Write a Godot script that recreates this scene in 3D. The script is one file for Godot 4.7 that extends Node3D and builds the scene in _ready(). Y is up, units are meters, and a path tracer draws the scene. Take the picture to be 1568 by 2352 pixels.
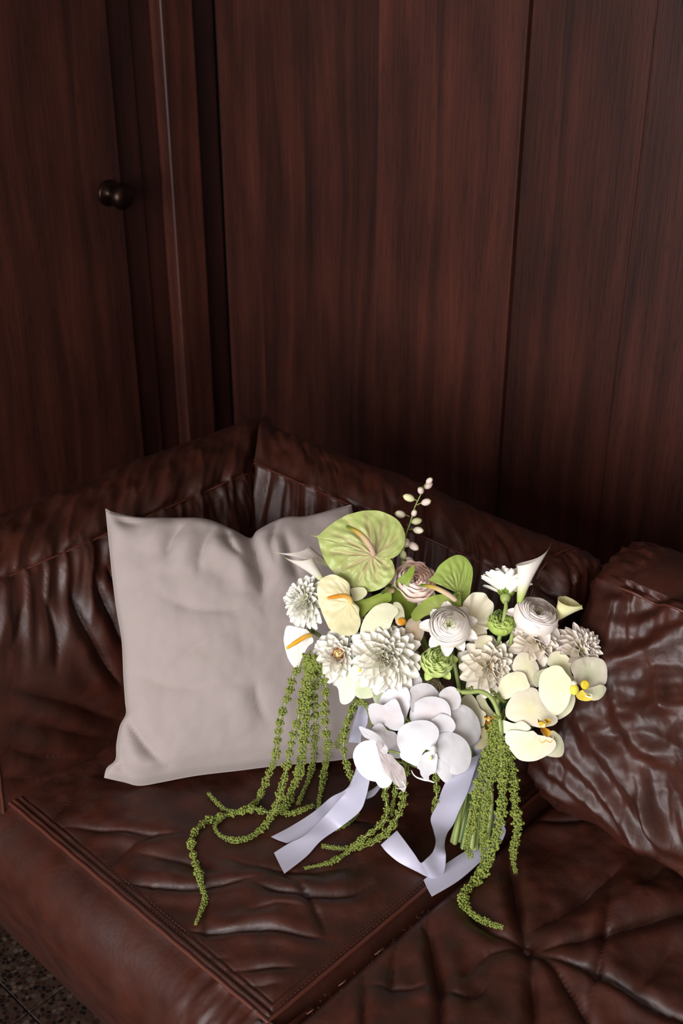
extends Node3D
# A bridal bouquet and a linen pillow on the corner unit of a brown leather sofa, in a room panelled with dark wood.

const FOCAL := 2727.0            # of the 1568 x 2352 picture
const PITCH := 0.48695           # 27.9 degrees down
const SEAT := 0.38               # seat height
const EYE := 1.535               # camera height
const TURN := -0.759218          # the sofa stands 43.5 degrees round
const WALL_X := -1.337           # the door wall, in the sofa's own axes
const WALL_Z := -1.156           # the panelled wall behind
const FAR_X := 2.9
const FAR_Z := 2.7
const TALL := 2.6

var rng := RandomNumberGenerator.new()
var names := {}
var nearby := Vector3(-0.0927, 0, -0.9413)      # the near corner of the corner unit's seat, on the floor
var along := Vector3(0.72537, 0, 0.68835)       # sofa x
var across := Vector3(-0.68835, 0, 0.72537)     # sofa z
var noise := FastNoiseLite.new()
var M := {}
var binding := Vector3.ZERO
var foot := Vector3.ZERO
var stems := 0
var corner_top: Callable
var side_top: Callable


# ---------------------------------------------------------------- camera, light, air
func _ready() -> void:
	rng.seed = 7
	noise.seed = 3
	noise.frequency = 1.0
	noise.fractal_octaves = 3
	var cam := Camera3D.new()
	cam.name = "camera"
	cam.fov = 46.66
	cam.position = Vector3(0, EYE, 0)
	cam.rotation.x = -PITCH
	cam.near = 0.05
	cam.far = 40.0
	var att := CameraAttributesPhysical.new()
	att.frustum_focal_length = 41.7
	att.frustum_focus_distance = 1.58
	att.exposure_aperture = 6.0
	att.frustum_near = 0.05
	att.frustum_far = 40.0
	cam.attributes = att
	add_child(cam)
	cam.fov = 46.66
	var env := Environment.new()
	env.background_mode = Environment.BG_SKY
	var sky_mat := ProceduralSkyMaterial.new()
	sky_mat.sky_top_color = Color(0.62, 0.72, 0.88)
	sky_mat.sky_horizon_color = Color(0.86, 0.89, 0.93)
	sky_mat.ground_horizon_color = Color(0.7, 0.71, 0.72)
	sky_mat.ground_bottom_color = Color(0.32, 0.33, 0.33)
	env.sky = Sky.new()
	env.sky.sky_material = sky_mat
	env.tonemap_mode = Environment.TONE_MAPPER_LINEAR
	env.tonemap_exposure = 1.0
	env.sdfgi_enabled = true
	env.ssao_enabled = true
	env.ssil_enabled = true
	var we := WorldEnvironment.new()
	we.name = "air"
	we.environment = env
	add_child(we)
	var win := AreaLight3D.new()
	win.name = "window_daylight"
	win.area_size = Vector2(2.8, 1.8)
	win.light_energy = 17.8
	win.light_color = Color(0.995, 0.985, 0.985)
	win.shadow_enabled = true
	win.area_range = 9.0
	win.position = sofa(0.85, 1.10, FAR_Z - 0.05)
	win.rotation.y = TURN
	add_child(win)
	make_materials()
	room()
	sofa_corner()
	sofa_side()
	pillow()
	bouquet()


# ---------------------------------------------------------------- where things are
func ray(px: float, py: float) -> Vector3:      # from the lens, one metre deep
	var u := (px - 784.0) / FOCAL
	var v := -(py - 1176.0) / FOCAL
	return Vector3(u, -sin(PITCH) + v * cos(PITCH), -(cos(PITCH) + v * sin(PITCH)))

func spot(px: float, py: float, depth: float) -> Vector3:
	return Vector3(0, EYE, 0) + ray(px, py) * depth

func seat_depth(px: float, py: float, h := 0.0) -> float:      # where the ray meets the cushions, h above the leather
	var r := ray(px, py)
	var level := 0.0
	var d := 0.0
	for k in 5:
		d = (EYE - SEAT - h - level) / -r.y
		var q := to_sofa(Vector3(0, EYE, 0) + r * d)
		if corner_top.is_valid() and side_top.is_valid():
			var here: float = corner_top.call(q.x, q.z) if q.x < 0.03 else side_top.call(q.x, q.z)
			level = maxf(here, -0.004)
	return d

func on_plane(px: float, py: float, p: Vector3, n: Vector3) -> Vector3:
	var r := ray(px, py)
	var e := Vector3(0, EYE, 0)
	return e + r * ((p - e).dot(n) / r.dot(n))

func sofa(x: float, h: float, z: float) -> Vector3:     # the sofa's axes, h over the seat -> world
	return nearby + along * x + across * z + Vector3(0, h + SEAT, 0)

func to_sofa(w: Vector3) -> Vector3:
	var d := w - nearby
	return Vector3(d.dot(along), w.y - SEAT, d.dot(across))

func facing(x: float, y: float, z: float) -> Vector3:   # right, up and towards the lens -> world
	var up := Vector3(0, cos(PITCH), -sin(PITCH))
	var back := Vector3(0, sin(PITCH), cos(PITCH))
	return (Vector3.RIGHT * x + up * y + back * z).normalized()


# ---------------------------------------------------------------- objects
func numbered(called: String) -> String:
	var n: int = names.get(called, 0)
	names[called] = n + 1
	return called if n == 0 else "%s_%03d" % [called, n]

func thing(called: String, label: String, category: String, at: Vector3, group := "") -> Node3D:
	var o := Node3D.new()
	o.name = numbered(called)
	add_child(o)
	o.position = at
	o.set_meta("label", label)
	o.set_meta("category", category)
	if group:
		o.set_meta("group", group)
	return o

func put(called: String, mesh: Mesh, mat: Material, parent: Node3D) -> MeshInstance3D:
	var o := MeshInstance3D.new()
	o.name = called
	o.mesh = mesh
	o.material_override = mat
	o.cast_shadow = GeometryInstance3D.SHADOW_CASTING_SETTING_ON
	parent.add_child(o, true)
	return o

func struct(called: String, label: String, at := Vector3.ZERO) -> Node3D:
	var o := Node3D.new()
	o.name = called
	add_child(o)
	o.position = at
	o.set_meta("kind", "structure")
	o.set_meta("label", label)
	return o


# ---------------------------------------------------------------- meshes
func grid(p: PackedVector3Array, nu: int, nv: int, wrap := false, colors := PackedColorArray(), uvs := PackedVector2Array()) -> ArrayMesh:
	# rows of nv points, nu rows; wrap joins the last column to the first
	var idx := PackedInt32Array()
	var nrm := PackedVector3Array()
	nrm.resize(p.size())
	var last := nv if wrap else nv - 1
	for i in nu - 1:
		for j in last:
			var a := i * nv + j
			var b := i * nv + (j + 1) % nv
			var c := a + nv
			var d := b + nv
			var n1 := (p[c] - p[a]).cross(p[b] - p[a])
			var n2 := (p[c] - p[b]).cross(p[d] - p[b])
			idx.append_array([a, b, c, b, d, c])
			nrm[a] += n1
			nrm[b] += n1 + n2
			nrm[c] += n1 + n2
			nrm[d] += n2
	for i in nrm.size():
		nrm[i] = nrm[i].normalized() if nrm[i].length_squared() > 1e-24 else Vector3.UP
	return arrays(p, nrm, idx, colors, uvs)

func arrays(p: PackedVector3Array, nrm: PackedVector3Array, idx: PackedInt32Array, colors := PackedColorArray(), uvs := PackedVector2Array()) -> ArrayMesh:
	var a := []
	a.resize(Mesh.ARRAY_MAX)
	a[Mesh.ARRAY_VERTEX] = p
	a[Mesh.ARRAY_NORMAL] = nrm
	a[Mesh.ARRAY_INDEX] = idx
	if colors.size():
		a[Mesh.ARRAY_COLOR] = colors
	if uvs.size():
		a[Mesh.ARRAY_TEX_UV] = uvs
	var m := ArrayMesh.new()
	m.add_surface_from_arrays(Mesh.PRIMITIVE_TRIANGLES, a)
	return m

func normals_of(p: PackedVector3Array, nu: int, nv: int) -> PackedVector3Array:
	var nrm := PackedVector3Array()
	nrm.resize(p.size())
	for i in nu:
		for j in nv:
			var a := p[maxi(i - 1, 0) * nv + j]
			var b := p[mini(i + 1, nu - 1) * nv + j]
			var c := p[i * nv + maxi(j - 1, 0)]
			var d := p[i * nv + mini(j + 1, nv - 1)]
			nrm[i * nv + j] = (b - a).cross(d - c).normalized()
	return nrm

func smooth(pts: Array, n: int, closed := false) -> Array:
	# a Catmull-Rom curve through the points (of any vector type), in n even steps of its length
	var fine := []
	var m := pts.size()
	var segs := m if closed else m - 1
	for i in segs:
		var p0 = pts[(i - 1 + m) % m] if closed else pts[maxi(i - 1, 0)]
		var p1 = pts[i]
		var p2 = pts[(i + 1) % m]
		var p3 = pts[(i + 2) % m] if closed else pts[mini(i + 2, m - 1)]
		for k in 10:
			fine.append(p1.cubic_interpolate(p2, p0, p3, k / 10.0))
	fine.append(pts[0] if closed else pts[m - 1])
	var lens := [0.0]
	for i in range(1, fine.size()):
		lens.append(lens[i - 1] + fine[i].distance_to(fine[i - 1]))
	var total: float = lens[-1]
	var out := []
	var k := 0
	var steps := n if closed else n - 1
	for i in n:
		var want := total * i / steps
		while k < fine.size() - 2 and lens[k + 1] < want:
			k += 1
		var span: float = maxf(lens[k + 1] - lens[k], 1e-9)
		out.append(fine[k].lerp(fine[k + 1], clampf((want - lens[k]) / span, 0, 1)))
	return out

func tube(path: Array, radii: Array, sides := 8, from := Vector3.ZERO, colors := []) -> ArrayMesh:
	# a round tube through world points; radii and colours are spread evenly along it; both ends closed
	var n := path.size()
	var p := PackedVector3Array()
	var cs := PackedColorArray()
	var ref := Vector3(0.31, 0.9, 0.3).normalized()
	for i in n:
		var t: Vector3 = (path[mini(i + 1, n - 1)] - path[maxi(i - 1, 0)]).normalized()
		var s := t.cross(ref)
		if s.length() < 0.05:
			s = t.cross(Vector3(1, 0.1, 0))
		s = s.normalized()
		var q := s.cross(t)
		ref = q
		var f := float(i) / (n - 1) * (radii.size() - 1)
		var r: float = lerpf(radii[int(f)], radii[mini(int(f) + 1, radii.size() - 1)], f - int(f))
		var c := Color.WHITE
		if colors.size():
			var g := float(i) / (n - 1) * (colors.size() - 1)
			c = colors[int(g)].lerp(colors[mini(int(g) + 1, colors.size() - 1)], g - int(g))
		for end in ([0.0, 0.7, 1.0] if i == 0 else [1.0, 0.7, 0.0] if i == n - 1 else [1.0]):
			var push := t * r * 0.7 * sqrt(1.0 - end * end) * (-1.0 if i == 0 else 1.0)
			for k in sides:
				var a := TAU * k / sides
				p.append(path[i] - from + push + (s * cos(a) + q * sin(a)) * r * maxf(end, 0.001))
				cs.append(c)
	return grid(p, n + 4, sides, true, cs if colors.size() else PackedColorArray())

func box_mesh(lo: Vector3, hi: Vector3, bevel := 0.003) -> ArrayMesh:
	# a chamfered box with flat faces; UVs in metres, v upwards
	var st := SurfaceTool.new()
	st.begin(Mesh.PRIMITIVE_TRIANGLES)
	st.set_smooth_group(-1)
	var c := (lo + hi) / 2
	var h := (hi - lo) / 2
	bevel = minf(bevel, minf(h.x, minf(h.y, h.z)) * 0.6)
	var quad := func(q: Array) -> void:
		var n: Vector3 = (q[1] - q[0]).cross(q[2] - q[0])
		if n.dot((q[0] + q[1] + q[2]) / 3.0) > 0:
			q.reverse()
		for tri in ([[0, 1, 2], [0, 2, 3]] if q.size() == 4 else [[0, 1, 2]]):
			for k in tri:
				var v: Vector3 = q[k]
				var w := v + c
				st.set_uv(Vector2(w.x + w.z, w.y))
				st.add_vertex(w)
	var inn := h - Vector3.ONE * bevel
	for ax in 3:
		var b := (ax + 1) % 3
		var d := (ax + 2) % 3
		for s in [-1.0, 1.0]:
			var q := []
			for k in [[-1, -1], [1, -1], [1, 1], [-1, 1]]:
				var v := Vector3.ZERO
				v[ax] = s * h[ax]
				v[b] = k[0] * inn[b]
				v[d] = k[1] * inn[d]
				q.append(v)
			quad.call(q)
			for s2 in [-1.0, 1.0]:
				var e := []
				for k in [[0, -1], [0, 1], [1, 1], [1, -1]]:
					var v := Vector3.ZERO
					v[ax] = s * (h[ax] if k[0] == 0 else inn[ax])
					v[b] = s2 * (inn[b] if k[0] == 0 else h[b])
					v[d] = k[1] * inn[d]
					e.append(v)
				quad.call(e)
	for sx in [-1.0, 1.0]:
		for sy in [-1.0, 1.0]:
			for sz in [-1.0, 1.0]:
				quad.call([Vector3(sx * h.x, sy * inn.y, sz * inn.z), Vector3(sx * inn.x, sy * h.y, sz * inn.z), Vector3(sx * inn.x, sy * inn.y, sz * h.z)])
	st.generate_normals()
	return st.commit()

func lathe(profile: Array, sides := 20) -> ArrayMesh:     # Vector2(radius, height)
	var p := PackedVector3Array()
	for v in profile:
		for k in sides:
			var a := TAU * k / sides
			p.append(Vector3(v.x * cos(a), v.y, v.x * sin(a)))
	return grid(p, profile.size(), sides, true)

func to_basis(y: Vector3, hint := Vector3(0.2, 0.1, 1)) -> Basis:
	var x := y.cross(hint)
	if x.length() < 0.01:
		x = y.cross(Vector3.RIGHT)
	x = x.normalized()
	return Basis(x, y.normalized(), x.cross(y.normalized()))


# ---------------------------------------------------------------- materials
func noise_image(w: int, h: int, fx: float, fy: float, sd: int, octaves := 4) -> FastNoiseLite:
	var n := FastNoiseLite.new()
	n.seed = sd
	n.noise_type = FastNoiseLite.TYPE_SIMPLEX_SMOOTH
	n.frequency = 1.0
	n.fractal_octaves = octaves
	return n

func wood_texture() -> Array:
	var w := 1024
	var h := 512
	var colors := Image.create(w, h, false, Image.FORMAT_RGB8)
	var bumps := Image.create(w, h, false, Image.FORMAT_RGB8)
	var a := noise_image(0, 0, 0, 0, 11, 4)
	var b := noise_image(0, 0, 0, 0, 12, 3)
	var c := noise_image(0, 0, 0, 0, 13, 2)
	for x in w:
		for y in h:
			var u := x / float(w)
			var v := y / float(h)
			var fine := a.get_noise_2d(u * 170.0, v * 9.0)
			var band := b.get_noise_2d(u * 22.0 + c.get_noise_2d(u * 6, v * 3) * 0.5, v * 1.8)
			var patch := c.get_noise_2d(u * 9.0 + 40.0, v * 6.0)
			var pore := maxf(0.0, a.get_noise_2d(u * 420.0 + 90.0, v * 40.0) - 0.28) * 1.6
			var t := clampf(0.5 + fine * 0.16 + band * 0.34 + patch * 0.22 - pore * 0.8, 0.0, 1.0)
			var col := Color(0.16, 0.085, 0.07).lerp(Color(0.44, 0.245, 0.19), t)
			colors.set_pixel(x, y, col)
			var g := clampf(0.5 + fine * 0.4 - pore, 0, 1)
			bumps.set_pixel(x, y, Color(g, g, g))
	return [ImageTexture.create_from_image(colors), ImageTexture.create_from_image(bumps)]

func terrazzo_texture() -> ImageTexture:
	var s := 768
	var im := Image.create(s, s, false, Image.FORMAT_RGB8)
	im.fill(Color(0.40, 0.34, 0.30))
	var r := RandomNumberGenerator.new()
	r.seed = 5
	var n := 46
	var cells := []
	for i in n * n:
		cells.append([Vector2(r.randf(), r.randf()), r.randf(), r.randf_range(0.75, 1.15)])
	var tones := [Color(0.10, 0.09, 0.09), Color(0.42, 0.30, 0.25), Color(0.50, 0.42, 0.37), Color(0.33, 0.22, 0.18), Color(0.60, 0.55, 0.50), Color(0.20, 0.15, 0.13)]
	for y in s:
		for x in s:
			var g := Vector2(x, y) * n / s
			var ci := int(g.x)
			var cj := int(g.y)
			var d1 := 9.0
			var d2 := 9.0
			var best := 0
			for dj in [-1, 0, 1]:
				for di in [-1, 0, 1]:
					var k: int = posmod(cj + dj, n) * n + posmod(ci + di, n)
					var c: Array = cells[k]
					var d: float = g.distance_to(Vector2(ci + di, cj + dj) + c[0]) / c[2]
					if d < d1:
						d2 = d1
						d1 = d
						best = k
					elif d < d2:
						d2 = d
			if d2 - d1 > 0.2:
				var q: float = cells[best][1]
				im.set_pixel(x, y, tones[int(q * 5.99)].darkened(0.25 * cells[best][0].x))
	return ImageTexture.create_from_image(im)

func noise_texture(freq: float, sd: int, octaves: int, as_normal := false, strength := 4.0, kind := FastNoiseLite.TYPE_SIMPLEX_SMOOTH, size := 512) -> NoiseTexture2D:
	var n := FastNoiseLite.new()
	n.seed = sd
	n.noise_type = kind
	n.frequency = freq
	n.fractal_octaves = octaves
	var t := NoiseTexture2D.new()
	t.width = size
	t.height = size
	t.seamless = true
	t.noise = n
	t.as_normal_map = as_normal
	t.bump_strength = strength
	return t

func ramp(t: NoiseTexture2D, a: Color, b: Color) -> NoiseTexture2D:
	var g := Gradient.new()
	g.colors = PackedColorArray([a, b])
	g.offsets = PackedFloat32Array([0.2, 0.8])
	t.color_ramp = g
	return t

func plain(color: Color, rough: float, spec := 0.5) -> StandardMaterial3D:
	var m := StandardMaterial3D.new()
	m.albedo_color = color
	m.roughness = rough
	m.metallic_specular = spec
	m.cull_mode = BaseMaterial3D.CULL_DISABLED
	return m

func petal_material(color: Color, rough := 0.5, through := 0.5) -> StandardMaterial3D:
	var m := plain(color, rough, 0.4)
	m.vertex_color_use_as_albedo = true
	m.backlight_enabled = true
	m.backlight = Color(through, through, through * 0.95)
	m.rim_enabled = true
	m.rim = 0.3
	m.rim_tint = 0.5
	return m

func make_materials() -> void:
	var wt := wood_texture()
	for k in 4:
		var m := plain([Color(0.72, 0.66, 0.64), Color(0.83, 0.77, 0.75), Color(0.74, 0.69, 0.68), Color(0.57, 0.51, 0.50)][k], 0.46, 0.42)
		m.albedo_texture = wt[0]
		m.uv1_scale = Vector3(0.9, 0.384, 1)
		m.uv1_offset = Vector3(0.23 * k, 0, 0)
		m.heightmap_enabled = true
		m.heightmap_texture = wt[1]
		m.heightmap_scale = 0.03
		M["wood%d" % k] = m
	M.dark = plain(Color(0.05, 0.035, 0.03), 0.7)
	M.plaster = plain(Color(0.72, 0.69, 0.66), 0.9)
	M.tile = plain(Color(0.50, 0.46, 0.44), 0.4)
	M.tile.albedo_texture = terrazzo_texture()
	M.tile.uv1_triplanar = true
	M.tile.uv1_world_triplanar = true
	M.tile.uv1_scale = Vector3(2.7, 2.7, 2.7)
	M.grout = plain(Color(0.10, 0.085, 0.075), 0.9)
	M.frame = plain(Color(0.25, 0.15, 0.11), 0.5)
	M.pane = plain(Color(1, 1, 1, 0.06), 0.0)
	M.pane.transparency = BaseMaterial3D.TRANSPARENCY_ALPHA
	M.bronze = plain(Color(0.16, 0.10, 0.07), 0.3)
	M.bronze.metallic = 0.85
	var le := plain(Color.WHITE, 1.0, 0.47)
	le.albedo_texture = ramp(noise_texture(0.012, 21, 5), Color(0.18, 0.075, 0.043), Color(0.25, 0.108, 0.064))
	le.uv1_triplanar = true
	le.uv1_world_triplanar = true
	le.uv1_scale = Vector3(2.6, 2.6, 2.6)
	le.roughness_texture = ramp(noise_texture(0.02, 22, 4), Color(0.40, 0.40, 0.40), Color(0.57, 0.57, 0.57))
	le.heightmap_enabled = true
	le.heightmap_texture = noise_texture(0.09, 23, 3)
	le.heightmap_scale = 0.035
	M.leather = le
	M.leather_seam = plain(Color(0.30, 0.14, 0.095), 0.45)
	M.leather_torn = plain(Color(0.24, 0.17, 0.15), 0.6)
	M.leather_raw = plain(Color(0.35, 0.215, 0.165), 0.85)
	M.thread = plain(Color(0.30, 0.145, 0.10), 0.6)
	var linen := plain(Color(0.605, 0.56, 0.545), 0.9, 0.25)
	linen.heightmap_enabled = true
	linen.heightmap_texture = noise_texture(0.35, 31, 2)
	linen.heightmap_scale = 0.06
	linen.uv1_triplanar = true
	linen.uv1_scale = Vector3(5, 5, 5)
	linen.rim_enabled = true
	linen.rim = 0.5
	linen.rim_tint = 0.6
	M.linen = linen
	M.satin = plain(Color(0.705, 0.695, 0.765), 0.36, 0.5)
	M.satin.backlight_enabled = true
	M.satin.backlight = Color(0.25, 0.25, 0.3)
	M.satin.rim_enabled = true
	M.satin.rim = 0.4
	M.petal = petal_material(Color.WHITE)
	M.waxy = petal_material(Color.WHITE, 0.32, 0.5)
	M.stem = plain(Color(0.56, 0.62, 0.34), 0.5)
	M.stem_dark = plain(Color(0.20, 0.30, 0.10), 0.5)
	M.bead = plain(Color(0.525, 0.57, 0.27), 0.8, 0.3)
	M.bead.backlight_enabled = true
	M.bead.backlight = Color(0.4, 0.4, 0.3)
	M.bead_dry = plain(Color(0.62, 0.63, 0.38), 0.8, 0.3)


# ---------------------------------------------------------------- the room
func room() -> void:
	var t := 0.12
	var base := nearby
	var turn := func(o: Node3D) -> Node3D:
		o.position = base
		o.rotation.y = TURN
		return o
	# the panelled wall behind the sofa
	var wall: Node3D = turn.call(struct("wall_back", "wall of wide dark brown vertical wood panels"))
	put("backing", box_mesh(Vector3(WALL_X - t, 0, WALL_Z - t), Vector3(FAR_X + t, TALL, WALL_Z - 0.02)), M.dark, wall)
	var joints := [WALL_X + 0.0, -1.213, -0.866, -0.531, -0.296, 0.06, 0.42, 0.78, 1.14, 1.5, 1.86, 2.22, 2.58, FAR_X]
	for i in joints.size() - 1:
		var proud := 0.004 * ((i * 7) % 3)
		var pm := put("panel", box_mesh(Vector3(joints[i] + 0.0015, 0.0, WALL_Z - 0.02), Vector3(joints[i + 1] - 0.0015, TALL, WALL_Z + proud), 0.0007), M["wood%d" % [2, 0, 1, 0, 2, 1, 0, 2][i % 8]], wall)
		pm.position.y = 0
	# the wall with the door
	var left: Node3D = turn.call(struct("wall_left", "dark wood wall with the door, left of the sofa"))
	put("backing", box_mesh(Vector3(WALL_X - t, 0, WALL_Z), Vector3(WALL_X - 0.045, TALL, FAR_Z + t)), M.dark, left)
	put("corner_board", box_mesh(Vector3(WALL_X - 0.045, 0, WALL_Z), Vector3(WALL_X - 0.004, TALL, -1.085)), M.wood3, left)
	put("panel", box_mesh(Vector3(WALL_X - 0.045, 0, 0.12), Vector3(WALL_X, TALL, 1.0)), M.wood0, left)
	put("panel", box_mesh(Vector3(WALL_X - 0.045, 0, 1.003), Vector3(WALL_X, TALL, FAR_Z)), M.wood2, left)
	put("lintel_panel", box_mesh(Vector3(WALL_X - 0.045, 2.13, -0.878), Vector3(WALL_X, TALL, 0.118)), M.wood1, left)
	var trim: Node3D = turn.call(struct("trim_1", "stepped dark wood door casing between the door and the corner"))
	put("post", box_mesh(Vector3(WALL_X - 0.045, 0, -1.083), Vector3(WALL_X + 0.016, TALL, -1.0), 0.002), M.wood1, trim)
	put("casing", box_mesh(Vector3(WALL_X - 0.045, 0, -0.999), Vector3(WALL_X - 0.020, TALL, -0.945), 0.002), M.wood3, trim)
	put("inner_casing", box_mesh(Vector3(WALL_X - 0.045, 0, -0.944), Vector3(WALL_X - 0.014, TALL, -0.8805), 0.001), M.wood3, trim)
	var door: Node3D = turn.call(struct("door_1", "plain dark brown wooden door with a round knob"))
	put("door_leaf", box_mesh(Vector3(WALL_X - 0.04, 0.006, -0.878), Vector3(WALL_X, 2.125, 0.115), 0.0008), M.wood2, door)
	var knob := put("door_knob", lathe([Vector2(0, 0.0), Vector2(0.027, 0.0), Vector2(0.027, 0.004), Vector2(0.024, 0.007), Vector2(0.012, 0.009), Vector2(0.010, 0.022), Vector2(0.012, 0.028), Vector2(0.021, 0.034), Vector2(0.0265, 0.043), Vector2(0.0265, 0.052), Vector2(0.021, 0.060), Vector2(0.012, 0.0635), Vector2(0, 0.064)], 28), M.bronze, door)
	knob.position = Vector3(WALL_X, SEAT + 0.59, -0.845)
	knob.basis = to_basis(Vector3.RIGHT)
	# what the lens does not see: the rest of the room
	var right: Node3D = turn.call(struct("wall_right", "plain wall at the far end of the sofa"))
	put("wall_face", box_mesh(Vector3(FAR_X, 0, WALL_Z), Vector3(FAR_X + t, TALL, FAR_Z + t)), M.plaster, right)
	var front: Node3D = turn.call(struct("wall_front", "wall with the window that lights the sofa"))
	var wx0 := -0.55
	var wx1 := 2.25
	var wy0 := 0.57
	var wy1 := 2.4
	put("wall_face", box_mesh(Vector3(WALL_X - t, 0, FAR_Z), Vector3(wx0, TALL, FAR_Z + t)), M.plaster, front)
	put("wall_face", box_mesh(Vector3(wx1, 0, FAR_Z), Vector3(FAR_X + t, TALL, FAR_Z + t)), M.plaster, front)
	put("wall_face", box_mesh(Vector3(wx0, 0, FAR_Z), Vector3(wx1, wy0, FAR_Z + t)), M.plaster, front)
	put("wall_face", box_mesh(Vector3(wx0, wy1, FAR_Z), Vector3(wx1, TALL, FAR_Z + t)), M.plaster, front)
	var window: Node3D = turn.call(struct("window_1", "wide window with a wooden frame"))
	for x in [wx0, (wx0 + wx1) / 2 - 0.03, wx1 - 0.06]:
		put("frame", box_mesh(Vector3(x, wy0, FAR_Z + 0.03), Vector3(x + 0.06, wy1, FAR_Z + 0.09)), M.frame, window)
	for y in [wy0, wy1 - 0.06]:
		put("frame", box_mesh(Vector3(wx0, y, FAR_Z + 0.03), Vector3(wx1, y + 0.06, FAR_Z + 0.09)), M.frame, window)
	put("pane", box_mesh(Vector3(wx0, wy0, FAR_Z + 0.055), Vector3(wx1, wy1, FAR_Z + 0.061), 0.0005), M.pane, window)
	var ceiling: Node3D = turn.call(struct("ceiling", "plain ceiling"))
	put("ceiling_face", box_mesh(Vector3(WALL_X - t, TALL, WALL_Z - t), Vector3(FAR_X + t, TALL + t, FAR_Z + t)), M.plaster, ceiling)
	var floor_: Node3D = turn.call(struct("floor", "terrazzo tile floor of brown, cream and black chips"))
	put("slab", box_mesh(Vector3(WALL_X - t, -0.15, WALL_Z - t), Vector3(FAR_X + t, -0.004, FAR_Z + t)), M.grout, floor_)
	var corner := to_sofa(on_plane(66, 2326, Vector3.ZERO, Vector3.UP))
	var size := 0.25
	var tile := box_mesh(Vector3(0.0012, -0.012, 0.0012), Vector3(size - 0.0012, 0, size - 0.0012), 0.001)
	for i in range(-3, 10):
		for j in range(-4, 9):
			var o := put("tile", tile, M.tile, floor_)
			o.position = Vector3(corner.x + i * size, 0, corner.z + j * size)
			if o.position.x < WALL_X or o.position.z < WALL_Z:
				o.free()


# ---------------------------------------------------------------- creases in leather and cloth
class Crease:
	var pts: Array
	var depth: float
	var wide: float
	var box: Rect2
	var ridge: float
	var soft := false
	func _init(p: Array, d: float, w: float, r := 0.5) -> void:
		pts = p
		depth = d
		wide = w
		ridge = r
		box = Rect2(p[0], Vector2.ZERO)
		for q in p:
			box = box.expand(q)
		box = box.grow(w * 7)
	func at(q: Vector2) -> float:
		if not box.has_point(q):
			return 0.0
		var best := 1e9
		var side := 1.0
		var along_ := 0.0
		for i in pts.size() - 1:
			var a: Vector2 = pts[i]
			var ab: Vector2 = pts[i + 1] - a
			var f := clampf((q - a).dot(ab) / ab.length_squared(), 0, 1)
			var d := q.distance_to(a + ab * f)
			if d < best:
				best = d
				side = signf(ab.cross(q - a))
				along_ = (i + f) / (pts.size() - 1)
		var x := best / wide
		if x > 7:
			return 0.0
		var fade := pow(maxf(sin(PI * clampf(along_, 0.02, 0.98)), 0.0), 0.6)
		var v := -exp(-x * 1.1) * (1.0 if side > 0 else exp(-x * 0.8))
		if soft:
			v = -exp(-x * x * 1.6) * 1.25
		var r := exp(-pow((x - 2.6) / 1.9, 2)) * ridge * (1.0 if side > 0 else 0.45)
		return depth * fade * (v + r)

func creases(list: Array, map: Callable, soft := false) -> Array:
	# each entry: [depth mm, width mm, x, y, x, y, ...]; map turns a point of the picture into the surface's own metres
	var out := []
	for e in list:
		var pts := []
		for k in range(2, e.size(), 2):
			pts.append(map.call(e[k], e[k + 1]))
		if pts.size() > 2:
			pts = smooth(pts, pts.size() * 3)
		var c := Crease.new(pts, e[0] * 0.001, e[1] * 0.001)
		c.soft = soft
		out.append(c)
	return out

func pressed(list: Array, q: Vector2) -> float:
	var h := 0.0
	for c in list:
		h += c.at(q)
	return h

func on_seat(px: float, py: float) -> Vector2:
	var w := to_sofa(spot(px, py, seat_depth(px, py)))
	return Vector2(w.x, w.z)

func steps(a: float, b: float, coarse: float, from: float, to: float, fine: float) -> PackedFloat32Array:
	# positions from a to b, closer together between from and to
	var out := PackedFloat32Array()
	var x := a
	while x < b - 1e-6:
		out.append(x)
		x = minf(x + (fine if x >= from and x < to else coarse), b)
	out.append(b)
	return out

func seat_patch(xs: PackedFloat32Array, zs: PackedFloat32Array, height: Callable) -> ArrayMesh:
	var p := PackedVector3Array()
	for x in xs:
		for z in zs:
			p.append(Vector3(x, SEAT + height.call(x, z), z))
	return grid(p, xs.size(), zs.size())

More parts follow.
